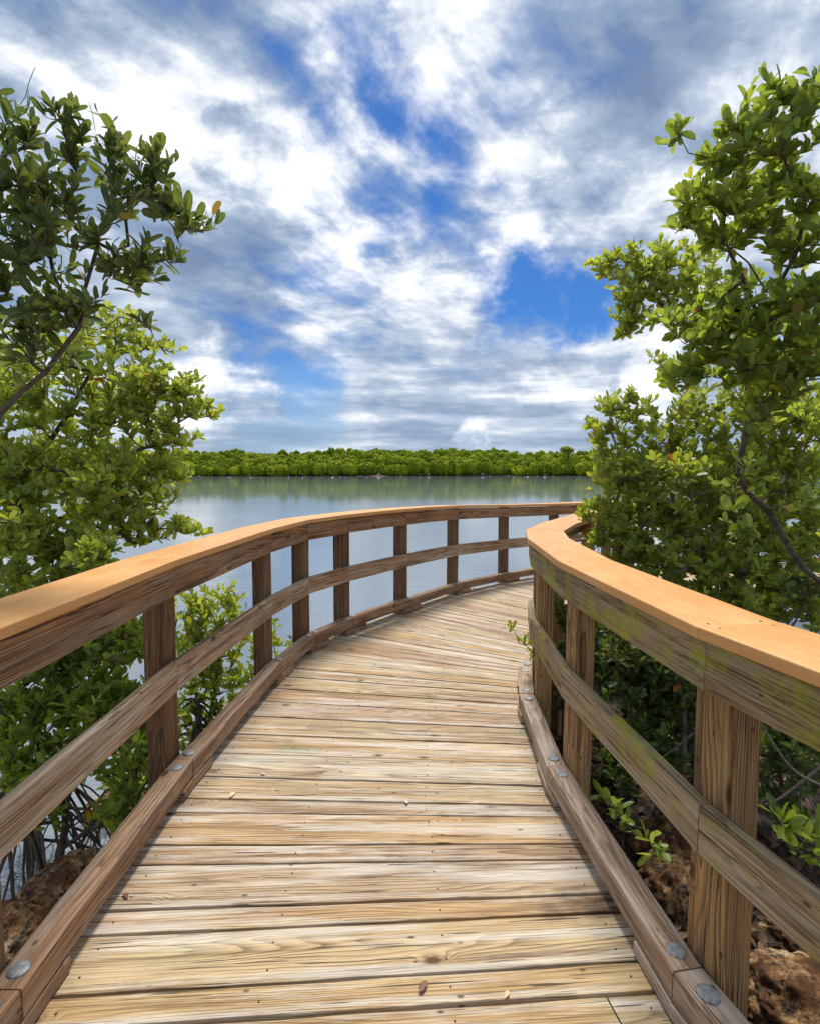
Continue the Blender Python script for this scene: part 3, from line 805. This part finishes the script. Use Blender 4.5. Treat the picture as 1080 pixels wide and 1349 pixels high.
# --- right: farther tree with small leaves
tree('mangrove_tree', 'bright small leaved mangrove branch reaching left over the lake from behind the tall right tree', 'tree',
     [[G(3.4, 4.9), (3.3, 4.9, .6), at(985, 560, 4.9), at(940, 470, 4.9), at(890, 420, 4.9), at(860, 390, 4.9)]],
     [(797, 352, 4.9, 20, 14, 14), (830, 345, 4.9, 30, 18, 22), (840, 375, 4.9, 34, 20, 30), (875, 345, 4.9, 34, 22, 30), (830, 408, 4.9, 24, 18, 20), (824, 435, 4.9, 16, 14, 12), (880, 385, 4.9, 34, 24, 30), (915, 355, 4.9, 30, 34, 26), (920, 400, 4.9, 30, 30, 22), (862, 470, 4.9, 14, 10, 3), (885, 490, 4.9, 20, 14, 8), (950, 450, 5.0, 34, 34, 20)],
     leaf=.088, mt='leafbright', twig_r=.0022, asp=.5)
# --- right: bush standing in the bend
tree('mangrove_tree', 'broad bushy mangrove standing inside the bend of the boardwalk, hiding the far railing', 'tree',
     [[G(2.3, 3.55), at(940, 800, 3.7), at(920, 720, 3.75), at(895, 640, 3.8), at(870, 580, 3.8)], [at(930, 760, 3.7), at(860, 720, 3.9), at(815, 690, 4.0)], [at(940, 800, 3.7), at(1010, 700, 3.8), at(1050, 600, 3.9)],
      [at(905, 680, 3.8), at(830, 620, 4.0), at(805, 570, 4.1)]],
     [(815, 535, 4.1, 30, 18, 22), (795, 570, 4.1, 22, 18, 14), (845, 560, 4.1, 36, 28, 36), (805, 600, 4.1, 28, 24, 22), (875, 600, 4.0, 40, 34, 44), (900, 550, 4.0, 30, 34, 30), (800, 640, 4.1, 24, 22, 18), (845, 645, 4.0, 40, 34, 44), (795, 680, 4.0, 28, 20, 22),
      (775, 672, 4.0, 14, 12, 6), (825, 695, 3.9, 34, 28, 34), (875, 690, 3.9, 40, 34, 44), (925, 650, 3.8, 40, 44, 50), (960, 590, 3.8, 36, 44, 34), (985, 670, 3.8, 44, 44, 44), (1035, 600, 3.8, 44, 50, 50), (1070, 670, 3.7, 30, 44, 30), (850, 735, 3.8, 34, 22, 26), (910, 740, 3.7, 44, 34, 46), (970, 750, 3.6, 44, 34, 44),
      (1040, 745, 3.6, 44, 40, 44), (1000, 800, 3.4, 50, 30, 34), (1070, 810, 3.3, 34, 30, 22), (930, 790, 3.5, 44, 24, 30), (940, 540, 4.0, 34, 34, 26), (1010, 530, 4.0, 44, 34, 34), (1065, 540, 3.9, 34, 44, 30), (830, 725, 4.0, 30, 20, 20), (790, 705, 4.1, 16, 14, 8), (880, 770, 3.7, 40, 20, 24), (905, 700, 3.9, 44, 30, 34), (1000, 720, 3.9, 50, 34, 40), (950, 700, 3.9, 44, 34, 34), (1060, 720, 3.8, 40, 34, 34), (850, 670, 4.1, 34, 28, 28), (1140, 640, 3.8, 50, 120, 60)],
     leaf=.078, mt='leafbright', twig_r=.0021, bark='greybark', asp=.46, fills=[(880, 1090, 540, 800, 3.5, 4.3, 22, 15), (800, 920, 600, 740, 3.9, 4.2, 8, 12)])
# --- right: low shrubs under the railing
tree('mangrove_shrub', 'dark low shrub on the bank behind the right railing, under the middle rail', 'shrub',
     [[G(1.75, 3.2), at(860, 980, 3.2), at(850, 880, 3.3)], [G(1.75, 3.2), at(900, 900, 3.3), at(920, 850, 3.3)], [G(1.75, 3.2), at(830, 1000, 3.1)]],
     [(830, 850, 3.4, 40, 30, 34), (880, 880, 3.3, 44, 30, 40), (830, 910, 3.2, 34, 24, 22), (900, 930, 3.2, 30, 24, 22), (790, 960, 3.3, 24, 20, 16), (850, 970, 3.1, 30, 24, 18), (1040, 890, 3.0, 44, 40, 36), (800, 860, 3.6, 30, 30, 26),
      (860, 820, 3.7, 50, 24, 40), (940, 850, 3.5, 40, 30, 40), (1000, 860, 3.3, 44, 34, 40), (900, 1000, 3.0, 30, 24, 14), (1050, 960, 2.9, 34, 24, 14), (820, 1020, 3.0, 24, 30, 14), (745, 800, 3.9, 14, 30, 12), (740, 850, 3.8, 14, 30, 10)],
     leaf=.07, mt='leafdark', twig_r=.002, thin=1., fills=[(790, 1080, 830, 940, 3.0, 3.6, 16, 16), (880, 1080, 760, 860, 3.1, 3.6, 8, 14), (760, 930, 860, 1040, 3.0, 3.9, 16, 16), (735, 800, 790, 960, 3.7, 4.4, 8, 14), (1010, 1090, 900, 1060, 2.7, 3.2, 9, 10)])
tree('seedling', 'small glossy seedling with large leaves beside the nearest right post', 'plant',
     [[G(1.75, 2.35), at(1050, 1130, 2.4), at(1050, 1100, 2.4)]],
     [(1030, 1085, 2.4, 20, 10, 3), (1060, 1120, 2.35, 22, 14, 4), (1070, 1090, 2.4, 16, 14, 3)], leaf=.10, mt='leaf', per=.7, asp=.4, twig_r=.0022)
tree('seedling', 'small dark seedling in the shade behind the right kerb', 'plant',
     [[G(1.05, 2.5), at(820, 1100, 2.45), at(830, 1080, 2.45)]],
     [(815, 1075, 2.45, 14, 8, 3), (845, 1105, 2.35, 16, 12, 4), (800, 1050, 2.5, 12, 12, 2)], leaf=.09, mt='leaf', per=.7, asp=.4, twig_r=.0022)
tree('leafy_sprig', 'little leafy sprig poking through the right railing over the deck in the bend', 'plant',
     [[np.array((1.02, 3.62, -.35)), np.array((1.0, 3.62, .0)), at(705, 862, 3.62), at(692, 850, 3.6), at(680, 838, 3.6)]],
     [(672, 824, 3.6, 8, 5, 2), (690, 845, 3.6, 12, 6, 4), (703, 862, 3.62, 8, 8, 3), (702, 818, 3.7, 6, 6, 2)], leaf=.062, mt='leafbright', per=.6, twig_r=.0016)
tree('leafy_sprig', 'tiny dark sprouts at the outer edge of the left kerb', 'plant',
     [[np.array((-.98, 4.88, -.35)), np.array((-.98, 4.88, -.1)), at(388, 850, 4.9)]],
     [(384, 838, 4.9, 6, 4, 2), (396, 835, 4.9, 6, 4, 2), (405, 838, 4.9, 4, 4, 1)], leaf=.035, mt='leafdark', per=.7, twig_r=.0013)

# ------------------------------------------------------------------ prop roots and dead sticks
def stick(name, label, cat, pts, r0, r1, m='bark', group=None):
    P = [np.array(p, float) for p in pts]; out = []
    fine = []
    for i in range(len(P) - 1):
        for j in range(5):
            q = j / 5; p0 = P[max(i - 1, 0)]; p1 = P[i]; p2 = P[i + 1]; p3 = P[min(i + 2, len(P) - 1)]
            fine.append(.5 * ((2 * p1) + (-p0 + p2) * q + (2 * p0 - 5 * p1 + 4 * p2 - p3) * q * q + (-p0 + 3 * p1 - 3 * p2 + p3) * q ** 3))
    fine.append(P[-1]); n = len(fine); o = fine[0]
    for i in range(n - 1):
        a = r0 + (r1 - r0) * i / (n - 1); b = r0 + (r1 - r0) * (i + 1) / (n - 1)
        out.append((fine[i] - o, fine[i + 1] - o, a, b))
    ob = tubes(name, out, M[m], k=8); ob.location = tuple(o)
    tag(ob, label, cat, group); return ob
def roots(name, label, c, n, spread, top, seed, m='bark', r=.016):
    rr = np.random.default_rng(seed); segs = []; c = np.array(c, float)
    for i in range(n):
        a = rr.uniform(0, 6.28); s = rr.uniform(.35, 1) * spread
        p0 = c + np.array((rr.normal(0, .05), rr.normal(0, .05), top * rr.uniform(.4, 1)))
        p3 = c + np.array((math.cos(a) * s, math.sin(a) * s, -.25)); p1 = p0 + np.array((math.cos(a) * s * .45, math.sin(a) * s * .45, .06)); p2 = np.array((p3[0], p3[1], p0[2] * .5 + p3[2] * .5)) - np.array((math.cos(a), math.sin(a), 0)) * s * .12
        last = p0
        rad = r * rr.uniform(.5, 1.1)
        for j in range(1, 10):
            q = j / 9; p = (1 - q) ** 3 * p0 + 3 * (1 - q) ** 2 * q * p1 + 3 * (1 - q) * q * q * p2 + q ** 3 * p3 + rr.normal(0, .006, 3)
            segs.append((last - c, p - c, rad * (1.1 - .5 * q), rad * (1.05 - .5 * q))); last = p
    segs.append((np.array((0, 0, -.3)), np.array((0, 0, top)), r * 1.6, r * 1.3))
    o = tubes(name, segs, M[m], k=7); o.location = tuple(c); tag(o, label, 'roots'); return o
roots('prop_roots', 'dark tangled mangrove roots in shallow water seen below the left middle rail', (-2.3, 3.15, WZ), 44, .95, .70, 3, r=.013)
roots('prop_roots', 'dark arching roots nearest the rusty rock at lower left', (-1.8, 3.4, WZ), 34, .75, .66, 5, r=.012)
roots('prop_roots', 'tangled roots under the light green shrub by the left railing', (-1.75, 4.4, WZ), 18, .6, .6, 9)
roots('prop_roots', 'pale tangled roots below the bushy mangrove behind the right railing', (2.1, 3.75, WZ + .1), 26, .9, .8, 11, 'greybark')
for i in range(10):
    x0, y0 = rng.uniform(1.3, 2.9), rng.uniform(2.2, 3.6)
for i, (p, lab) in enumerate([([G(1.5, 2.9) + (0, 0, .1), at(900, 920, 3.1), at(870, 880, 3.2), at(895, 830, 3.3)], 'crooked brown stem rising behind the right middle rail'),
                  ([at(1080, 960, 2.7), at(1030, 930, 2.7), at(985, 880, 2.7)], 'thin pale dead stick right of the nearest right post'),
                  ([at(1080, 1035, 2.5), at(1040, 1010, 2.5), at(1000, 950, 2.6)], 'thin curved grey stick low behind the nearest right post'),
                  ([at(920, 960, 3.0), at(890, 985, 3.0), at(862, 1005, 2.9)], 'forked grey stick lying in the undergrowth behind the right railing'),
                  ([at(1080, 1010, 2.7), at(1030, 1050, 2.6), at(1010, 1060, 2.6)], 'short pale twig over the leaf litter at the right edge')]):
    stick('dead_stick', lab, 'stick', p, .009 if i else .02, .003 if i else .01, 'twig', 'dead sticks behind the right railing')

# ------------------------------------------------------------------ rocks
import bmesh
from mathutils import noise as mno
def rock(loc, size, seed, label, squash=.7, sub=5):
    bm = bmesh.new(); bmesh.ops.create_icosphere(bm, subdivisions=sub, radius=1)
    o3 = Vector((seed * 3.1, seed * 1.7, seed)); ridge = lambda q: 1 - 2 * abs(mno.noise(q))
    for v in bm.verts:
        p = v.co.copy()
        d = .95 + .42 * mno.noise(p * 1.2 + o3) + .17 * ridge(p * 1.9 + o3) + .13 * ridge(p * 4.3 + o3) + .08 * ridge(p * 9 + o3) + .05 * mno.noise(p * 19 + o3) - .10 * max(0, mno.noise(p * 6.5 + o3 * 2) - .12) * 4
        v.co = p * d
        v.co = Vector((v.co.x * size[0], v.co.y * size[1], v.co.z * size[2]))
    me = bpy.data.meshes.new('rock'); bm.to_mesh(me); bm.free()
    me.materials.append(M['rock'])
    for p in me.polygons: p.use_smooth = True
    o = bpy.data.objects.new('rock', me); col.objects.link(o); o.location = tuple(loc)
    tag(o, label, 'rock', 'rusty rocks along the bank'); return o
def rk(px, py, z, w, seed, label, asp=.65, dep=1.):
    v = (py - 674.5) / F; t = (H - z) / (SP + v * CP)
    x = (px - 540) / F * t; y = (CP - v * SP) * t; s = w * .38 * y / F
    rock((x, y, z - s * asp * .3), (s, s * dep, s * asp), seed, label)
rk(95, 1165, -.55, 150, 1, 'rusty orange rock under the left kerb, above the dark water', .6, .8)
rk(20, 1225, -.55, 120, 2, 'dark rusty rock at the left picture edge beside the orange one', .6)
rk(70, 1260, -.6, 130, 12, 'lowest rusty rock beside the left kerb, close to the near post', .6)
rk(885, 1160, -.5, 100, 3, 'brown rock between the right kerb and the nearest right post', .8)
rk(895, 1110, -.55, 120, 4, 'dark brown rock behind the nearest right post under the shrub', .7)
rk(1045, 1310, -.38, 150, 5, 'pale tan rock in the bottom right corner behind the post', .65)
rk(1000, 1330, -.5, 110, 6, 'smaller tan rock at the foot of the nearest right post', .7)
rk(1065, 1230, -.6, 120, 7, 'rusty rock at the right edge behind the pale tan one', .6)
rk(900, 1215, -.65, 110, 8, 'brown rock low beside the right kerb, partly in shade', .7)
rk(1010, 1130, -.65, 120, 9, 'small rock in the leaf litter behind the nearest right post', .5)
rk(140, 1060, -.85, 60, 10, 'flat brown rock in the water among the left roots', .4)

# ------------------------------------------------------------------ leaf litter on the bank (uncountable) and single leaves on the deck
n = 5200
lx = rng.uniform(.95, 4.2, n); ly = rng.uniform(.8, 4.6, n)
lz = gh(lx, ly) + rng.uniform(.0, .02, n)
leaves_mesh('leaf_litter', np.stack([lx, ly, lz], 1), np.stack([rng.normal(0, 1, n), rng.normal(0, 1, n), rng.normal(0, .2, n)], 1), np.stack([rng.normal(0, .35, n), rng.normal(0, .35, n), np.ones(n)], 1), rng.uniform(.04, .085, n), rng.uniform(.018, .035, n), rng.uniform(0, 1, n), simple('dry_brown_leaf', (.05, .026, .012), (.20, .11, .05), 9, .7, 0, .3))['kind'] = 'stuff'
m_dry = simple('pale_dry_leaf', (.50, .36, .18), (.66, .54, .34), 30, .6)
m_brn = simple('brown_dry_leaf', (.10, .035, .015), (.22, .09, .04), 30, .6)
for (px, py, L, c, lab) in [(303, 1052, .050, m_dry, 'small pale dry leaf on the deck nearest the left kerb'), (534, 1055, .035, m_dry, 'tiny pale leaf lying in the middle of the deck'),
                            (168, 1186, .040, m_brn, 'curled dark brown leaf on the deck beside the left kerb'), (350, 1022, .03, m_dry, 'pale leaf scrap on the deck by the left kerb, farther than the other pale one'),
                            (664, 1318, .028, m_dry, 'tiny tan leaf scrap on the nearest deck board at right'), (562, 1294, .045, m_brn, 'slim dark dry leaf on the nearest deck boards')]:
    v = (py - 674.5) / F; t = H / (SP + v * CP)
    a = rng.uniform(0, 6.28)
    o = leaves_mesh('fallen_leaf', np.array([[0, 0, .004]]), np.array([[math.cos(a), math.sin(a), .08]]), np.array([[.2, .1, 1.]]), np.array([L]), np.array([L * .42]), np.array([.5]), c)
    o.location = ((px - 540) / F * t, (CP - v * SP) * t, .001); tag(o, lab, 'leaf', 'dry leaves fallen on the deck')

# ------------------------------------------------------------------ far mangrove forest
def far_wood():
    cores = []
    bm = bmesh.new(); bmesh.ops.create_icosphere(bm, subdivisions=2, radius=1)
    iv = np.array([v.co[:] for v in bm.verts]); ifc = np.array([[l.index for l in f.verts] + [f.verts[2].index] for f in bm.faces]); bm.free()
    P = []; Dd = []; rn = []; Ls = []
    n = 0
    xsf = np.arange(-210, 200, 2.3)
    for row in range(6):
        x0 = -290.
        while x0 < 330:
            x0 += rng.uniform(1.0, 2.6); x = x0
            bk = 196 + 6 * math.sin(x * .03) - .0016 * max(-x - 40, 0) ** 2 * .6 - .0008 * max(x - 100, 0) ** 2
            y = bk + 1.0 + row * 3.4 + rng.normal(0, 1.3)
            hgt = (4.3 + row * 1.05 + .5 * math.sin(x * .045 + 1) + .35 * math.sin(x * .13 + row) + .3 * math.sin(x * .31 + 2 * row) + rng.normal(0, .38))
            if rng.random() < .01: hgt += rng.uniform(.3, .9)
            rw = rng.uniform(1.1, 2.5); m_ = int(40 + 34 * rw)
            d = nrm(rng.normal(0, 1, (m_, 3))); d[:, 1] = -np.abs(d[:, 1]) * .9 + rng.uniform(0, .3, m_); d = nrm(d)
            rad = rng.uniform(.86, 1.05, m_)[:, None]
            ch = min(hgt * .48, rw * 1.05) if row else hgt * .5
            c = np.array((x, y, WZ + hgt - ch))
            p = c + d * rad * np.array((rw, rw, ch))
            cores.append((c, (rw * .9, rw * .9, ch * .93), rng.uniform(.1, .5)))
            P.append(p); Dd.append(d); rn.append(np.clip(rng.normal(.45, .13, m_) + rng.uniform(-.28, .28), 0, .96)); Ls.append(rng.uniform(.40, .95, m_))
    P = np.concatenate(P); Dd = np.concatenate(Dd); rn = np.concatenate(rn); Ls = np.concatenate(Ls)
    k = len(P); up = nrm(Dd + rng.normal(0, .28, (k, 3)) + np.array((0, 0, .1)))
    tdir = nrm(np.cross(up, nrm(rng.normal(0, 1, (k, 3)))))
    sd = np.cross(up, tdir)
    a = P - tdir * (Ls * .5)[:, None]; b = P + tdir * (Ls * .5)[:, None]; c_ = P + sd * (Ls * .42)[:, None]; d_ = P - sd * (Ls * .42)[:, None]
    V = np.stack([a, d_, b, c_], 1).reshape(-1, 3); Fc = np.arange(k * 4).reshape(-1, 4)
    o2 = len(V); ex = []; ef = []; er = []
    for q, (c, sc, tn) in enumerate(cores):
        j = 1 + .16 * rng.normal(0, 1, (len(iv), 1))
        ex.append(iv * j * np.array(sc) + c); ef.append(ifc + o2 + q * len(iv)); er.append(np.full(len(iv), tn) + rng.uniform(-.1, .1, len(iv)))
    ex = np.concatenate(ex); ef = np.concatenate(ef)
    me = bpy.data.meshes.new('far_mangrove_forest')
    AV = np.concatenate([V, ex]); AR = np.concatenate([np.repeat(rn, 4), np.clip(np.concatenate(er), 0, .9)])
    me.from_pydata(AV.tolist(), [], Fc.tolist() + ef[:, :3].tolist())
    a = me.attributes.new('rnd', 'FLOAT', 'POINT'); a.data.foreach_set('value', AR.astype(np.float32))
    me.materials.append(M['leaffar']); me.update()
    o = bpy.data.objects.new('far_mangrove_forest', me); col.objects.link(o)
    o['kind'] = 'stuff'
far_wood()
def far_tree(x, y, h, w, label, umb=False):
    base = np.array((x, y, WZ)); root = empty('tree', tuple(base)); tag(root, label, 'tree', 'taller trees above the far mangroves')
    segs = [(np.array((0, 0, 0.)), np.array((.3, 0, h * .55)), .22, .15), (np.array((.3, 0, h * .55)), np.array((0, 0, h * .85)), .15, .08)]
    for i in range(7):
        a = rng.uniform(0, 6.28); segs.append((np.array((.2, 0, h * rng.uniform(.55, .75))), np.array((math.cos(a) * w * .7, math.sin(a) * w * .7, h * rng.uniform(.8, .95))), .09, .04))
    tubes('trunk', segs, M['bark'], root)
    n = 650; d = nrm(rng.normal(0, 1, (n, 3))); cc = rng.integers(0, 7, n); ca = rng.uniform(-1, 1, (7, 3)) * np.array((w * .75, w * .6, h * .09))
    p = ca[cc] + d * np.array((w * .38, w * .38, h * .05)) * rng.uniform(.4, 1, (n, 1)) + np.array((0, 0, h * .92))
    leaves_mesh('crown', p, d, rng.normal(0, 1, (n, 3)), rng.uniform(.4, .8, n), rng.uniform(.3, .5, n), np.clip(rng.normal(.35, .15, n), 0, .9), M['leaffar'], root)
far_tree(58.5, 206, 10.6, 2.4, 'flat topped tree standing above the far mangroves at right')
#far_tree(22, 212, 10.2, 1.6, 'narrow tree top just above the middle of the far mangroves')
#far_tree(-78, 196, 10.6, 1.8, 'tree top rising from the far mangroves behind the left trees')

# ------------------------------------------------------------------ sun and sky
SUN_EL, SUN_AZ = R(62), R(2)        # azimuth from +Y towards +X
sd = Vector((math.sin(SUN_AZ) * math.cos(SUN_EL), math.cos(SUN_AZ) * math.cos(SUN_EL), math.sin(SUN_EL)))
sl = bpy.data.lights.new('sun', 'SUN'); sl.energy = 2.9; sl.angle = R(16); sl.color = (1, .96, .88)
so = bpy.data.objects.new('sun', sl); col.objects.link(so); so.rotation_euler = sd.to_track_quat('Z', 'Y').to_euler()

w = bpy.data.worlds.new('World'); scn.world = w; w.use_nodes = True
t = NT(w.node_tree); t.n.clear()
wo = t.new('ShaderNodeOutputWorld'); bg = t.new('ShaderNodeBackground'); t.l.new(bg.outputs[0], wo.inputs[0])
sky = t.new('ShaderNodeTexSky', sky_type='NISHITA'); sky.sun_disc = False; sky.sun_elevation = SUN_EL; sky.sun_rotation = SUN_AZ
sky.air_density = 1.; sky.dust_density = .6; sky.ozone_density = 2.5
D = t.vm('NORMALIZE', t.new('ShaderNodeTexCoord').outputs['Generated'])
dx, dy, dz = t.sep(D)
den = t.m('ADD', t.m('MAXIMUM', dz, 0.), .28)
pv = t.xyz(t.m('DIVIDE', dx, den), t.m('DIVIDE', dy, den), 0.)
wn, wc = t.noise(D, 5.5, 5., .62)
warpn = t.vm('NORMALIZE', t.vm('MULTIPLY_ADD', t.vm('SUBTRACT', wc, (.5, .5, .5)), (.30, .30, .22), D))
def blobs(lst, src=None):
    acc = None
    for (px, py, rdeg, wgt) in lst:
        dt = t.vm('DOT_PRODUCT', src or warpn, tuple(ray(px, py)))
        g = t.mr(dt, math.cos(R(rdeg)), 1., 0., wgt, 'SMOOTHSTEP')
        acc = g if acc is None else t.m('ADD', acc, g)
    return acc
def cen(v, k): return t.m('MULTIPLY', t.m('SUBTRACT', v, .5), k)
pw = t.vm('MULTIPLY_ADD', t.vm('SUBTRACT', t.noise(pv, 1.6, 4., .6)[1], (.5, .5, .5)), (.16, .16, 0.), pv)
c1, _ = t.noise(pw, 2.0, 5., .54, 0.)
c2, _ = t.noise(t.vm('ADD', pw, (7.3, 2.1, 4.)), 7.2, 6., .58, 0.)
c3, _ = t.noise(t.vm('MULTIPLY_ADD', pw, (.75, 1.9, 1.), (1., 5., 2.)), 2.8, 8., .60, 0.)
lowf = t.mr(dz, .03, .40, .12, 1.)
pr = t.xyz(t.m('MULTIPLY', t.vm('DOT_PRODUCT', pw, (.62, .78, 0.)), .42), t.m('MULTIPLY', t.vm('DOT_PRODUCT', pw, (.78, -.62, 0.)), 1.5), 2.)
c4, _ = t.noise(pr, 3.0, 6., .56, 0.)
cover = t.m('ADD', t.m('MULTIPLY', t.m('ADD', t.m('ADD', cen(c1, .9), cen(c2, .6)), cen(c4, 1.0)), lowf), .66)
cover = t.m('ADD', cover, blobs([
    (455, 10, 6, -.13), (505, 75, 6, -.17), (560, 130, 6, -.14), (640, 165, 6, -.10), (535, 240, 7, -.14), (600, 290, 6, -.13), (460, 320, 6, -.11), (760, 145, 5, -.12),
    (650, 393, 5, -.22), (710, 392, 6, -.30), (790, 383, 6, -.28), (300, 460, 7, -.14), (400, 485, 7, -.14), (370, 550, 8, -.16),
    (180, 120, 14, .14), (900, 130, 16, .14), (560, 390, 6, .10), (300, 510, 5, .16), (480, 525, 6, .10), (860, 480, 6, .24), (740, 510, 6, .12)]))
mask = t.mr(cover, .24, .70, 0., .97, 'SMOOTHSTEP')
sh = t.m('MULTIPLY', t.m('ADD', t.m('ADD', cen(c3, .9), cen(c2, .95)), cen(c4, 1.15)), lowf)
c5, _ = t.noise(t.xyz(t.m('MULTIPLY', dx, 2.2), t.m('MULTIPLY', dy, 1.2), t.m('MULTIPLY', dz, 19.)), 1.6, 5., .55, 0.)
lay = t.m('MULTIPLY', cen(c5, 1.25), t.mr(dz, .10, .34, 1., 0.))
sh = t.m('ADD', t.m('ADD', sh, lay), .47)
sh = t.m('ADD', sh, blobs([(90, 60, 9, .12), (230, 100, 8, .10), (285, 160, 7, .12), (440, 135, 6, .14), (390, 220, 6, .14), (620, 60, 7, .12), (600, 200, 7, .10), (440, 385, 7, .14), (565, 400, 6, .12), (280, 505, 5, .22), (420, 518, 6, .12), (870, 480, 5, .24), (740, 505, 4, .14), (650, 345, 6, .10),
    (320, 190, 4, -.22), (880, 50, 9, -.06), (1000, 20, 10, -.09), (640, 130, 5, -.08), (300, 350, 7, -.16), (330, 430, 6, -.14), (370, 548, 8, -.12), (560, 580, 10, -.10), (200, 330, 6, -.12), (30, 140, 8, -.10)]))
ccol = t.ramp(sh, [(.12, (.19, .26, .41)), (.34, (.30, .39, .53)), (.50, (.49, .57, .70)), (.61, (.76, .81, .88)), (.72, (1.02, 1.03, 1.04))])
# low cumulus: one small heaped cloud over the far shore
puff, _ = t.noise(D, 26., 5., .6)
pd = t.vm('DOT_PRODUCT', t.vm('NORMALIZE', t.vm('MULTIPLY_ADD', t.vm('SUBTRACT', t.noise(D, 22., 4., .6)[1], (.5, .5, .5)), (.05, .05, .03), D)), tuple(ray(622, 574)))
pf = t.mr(pd, math.cos(R(2.2)), math.cos(R(1.1)), 0., 1., 'SMOOTHSTEP')
ccol = t.mix(pf, ccol, t.ramp(t.m('ADD', cen(puff, 1.9), t.mr(dz, ray(622, 585)[2], ray(622, 560)[2], .25, .7)), [(.2, (.42, .52, .68)), (.75, (.95, .97, 1.))]))
mask = t.m('MAXIMUM', mask, t.m('MULTIPLY', pf, .8))
ccol = t.vm('SCALE', ccol, 7.0)
skyc = t.mix(1., sky.outputs[0], (.16, .36, .64, 1), 'MULTIPLY')
veil = t.mr(dz, .0, .22, .8, 0.)
base = t.mix(veil, skyc, (3.0, 4.3, 5.6, 1))
fin = t.mix(mask, base, ccol)
t.put(bg.inputs[0], fin); bg.inputs[1].default_value = .1

scn.render.engine = 'CYCLES'
scn.cycles.max_bounces = 6; scn.cycles.diffuse_bounces = 3; scn.cycles.glossy_bounces = 3; scn.cycles.transmission_bounces = 3; scn.cycles.transparent_max_bounces = 4
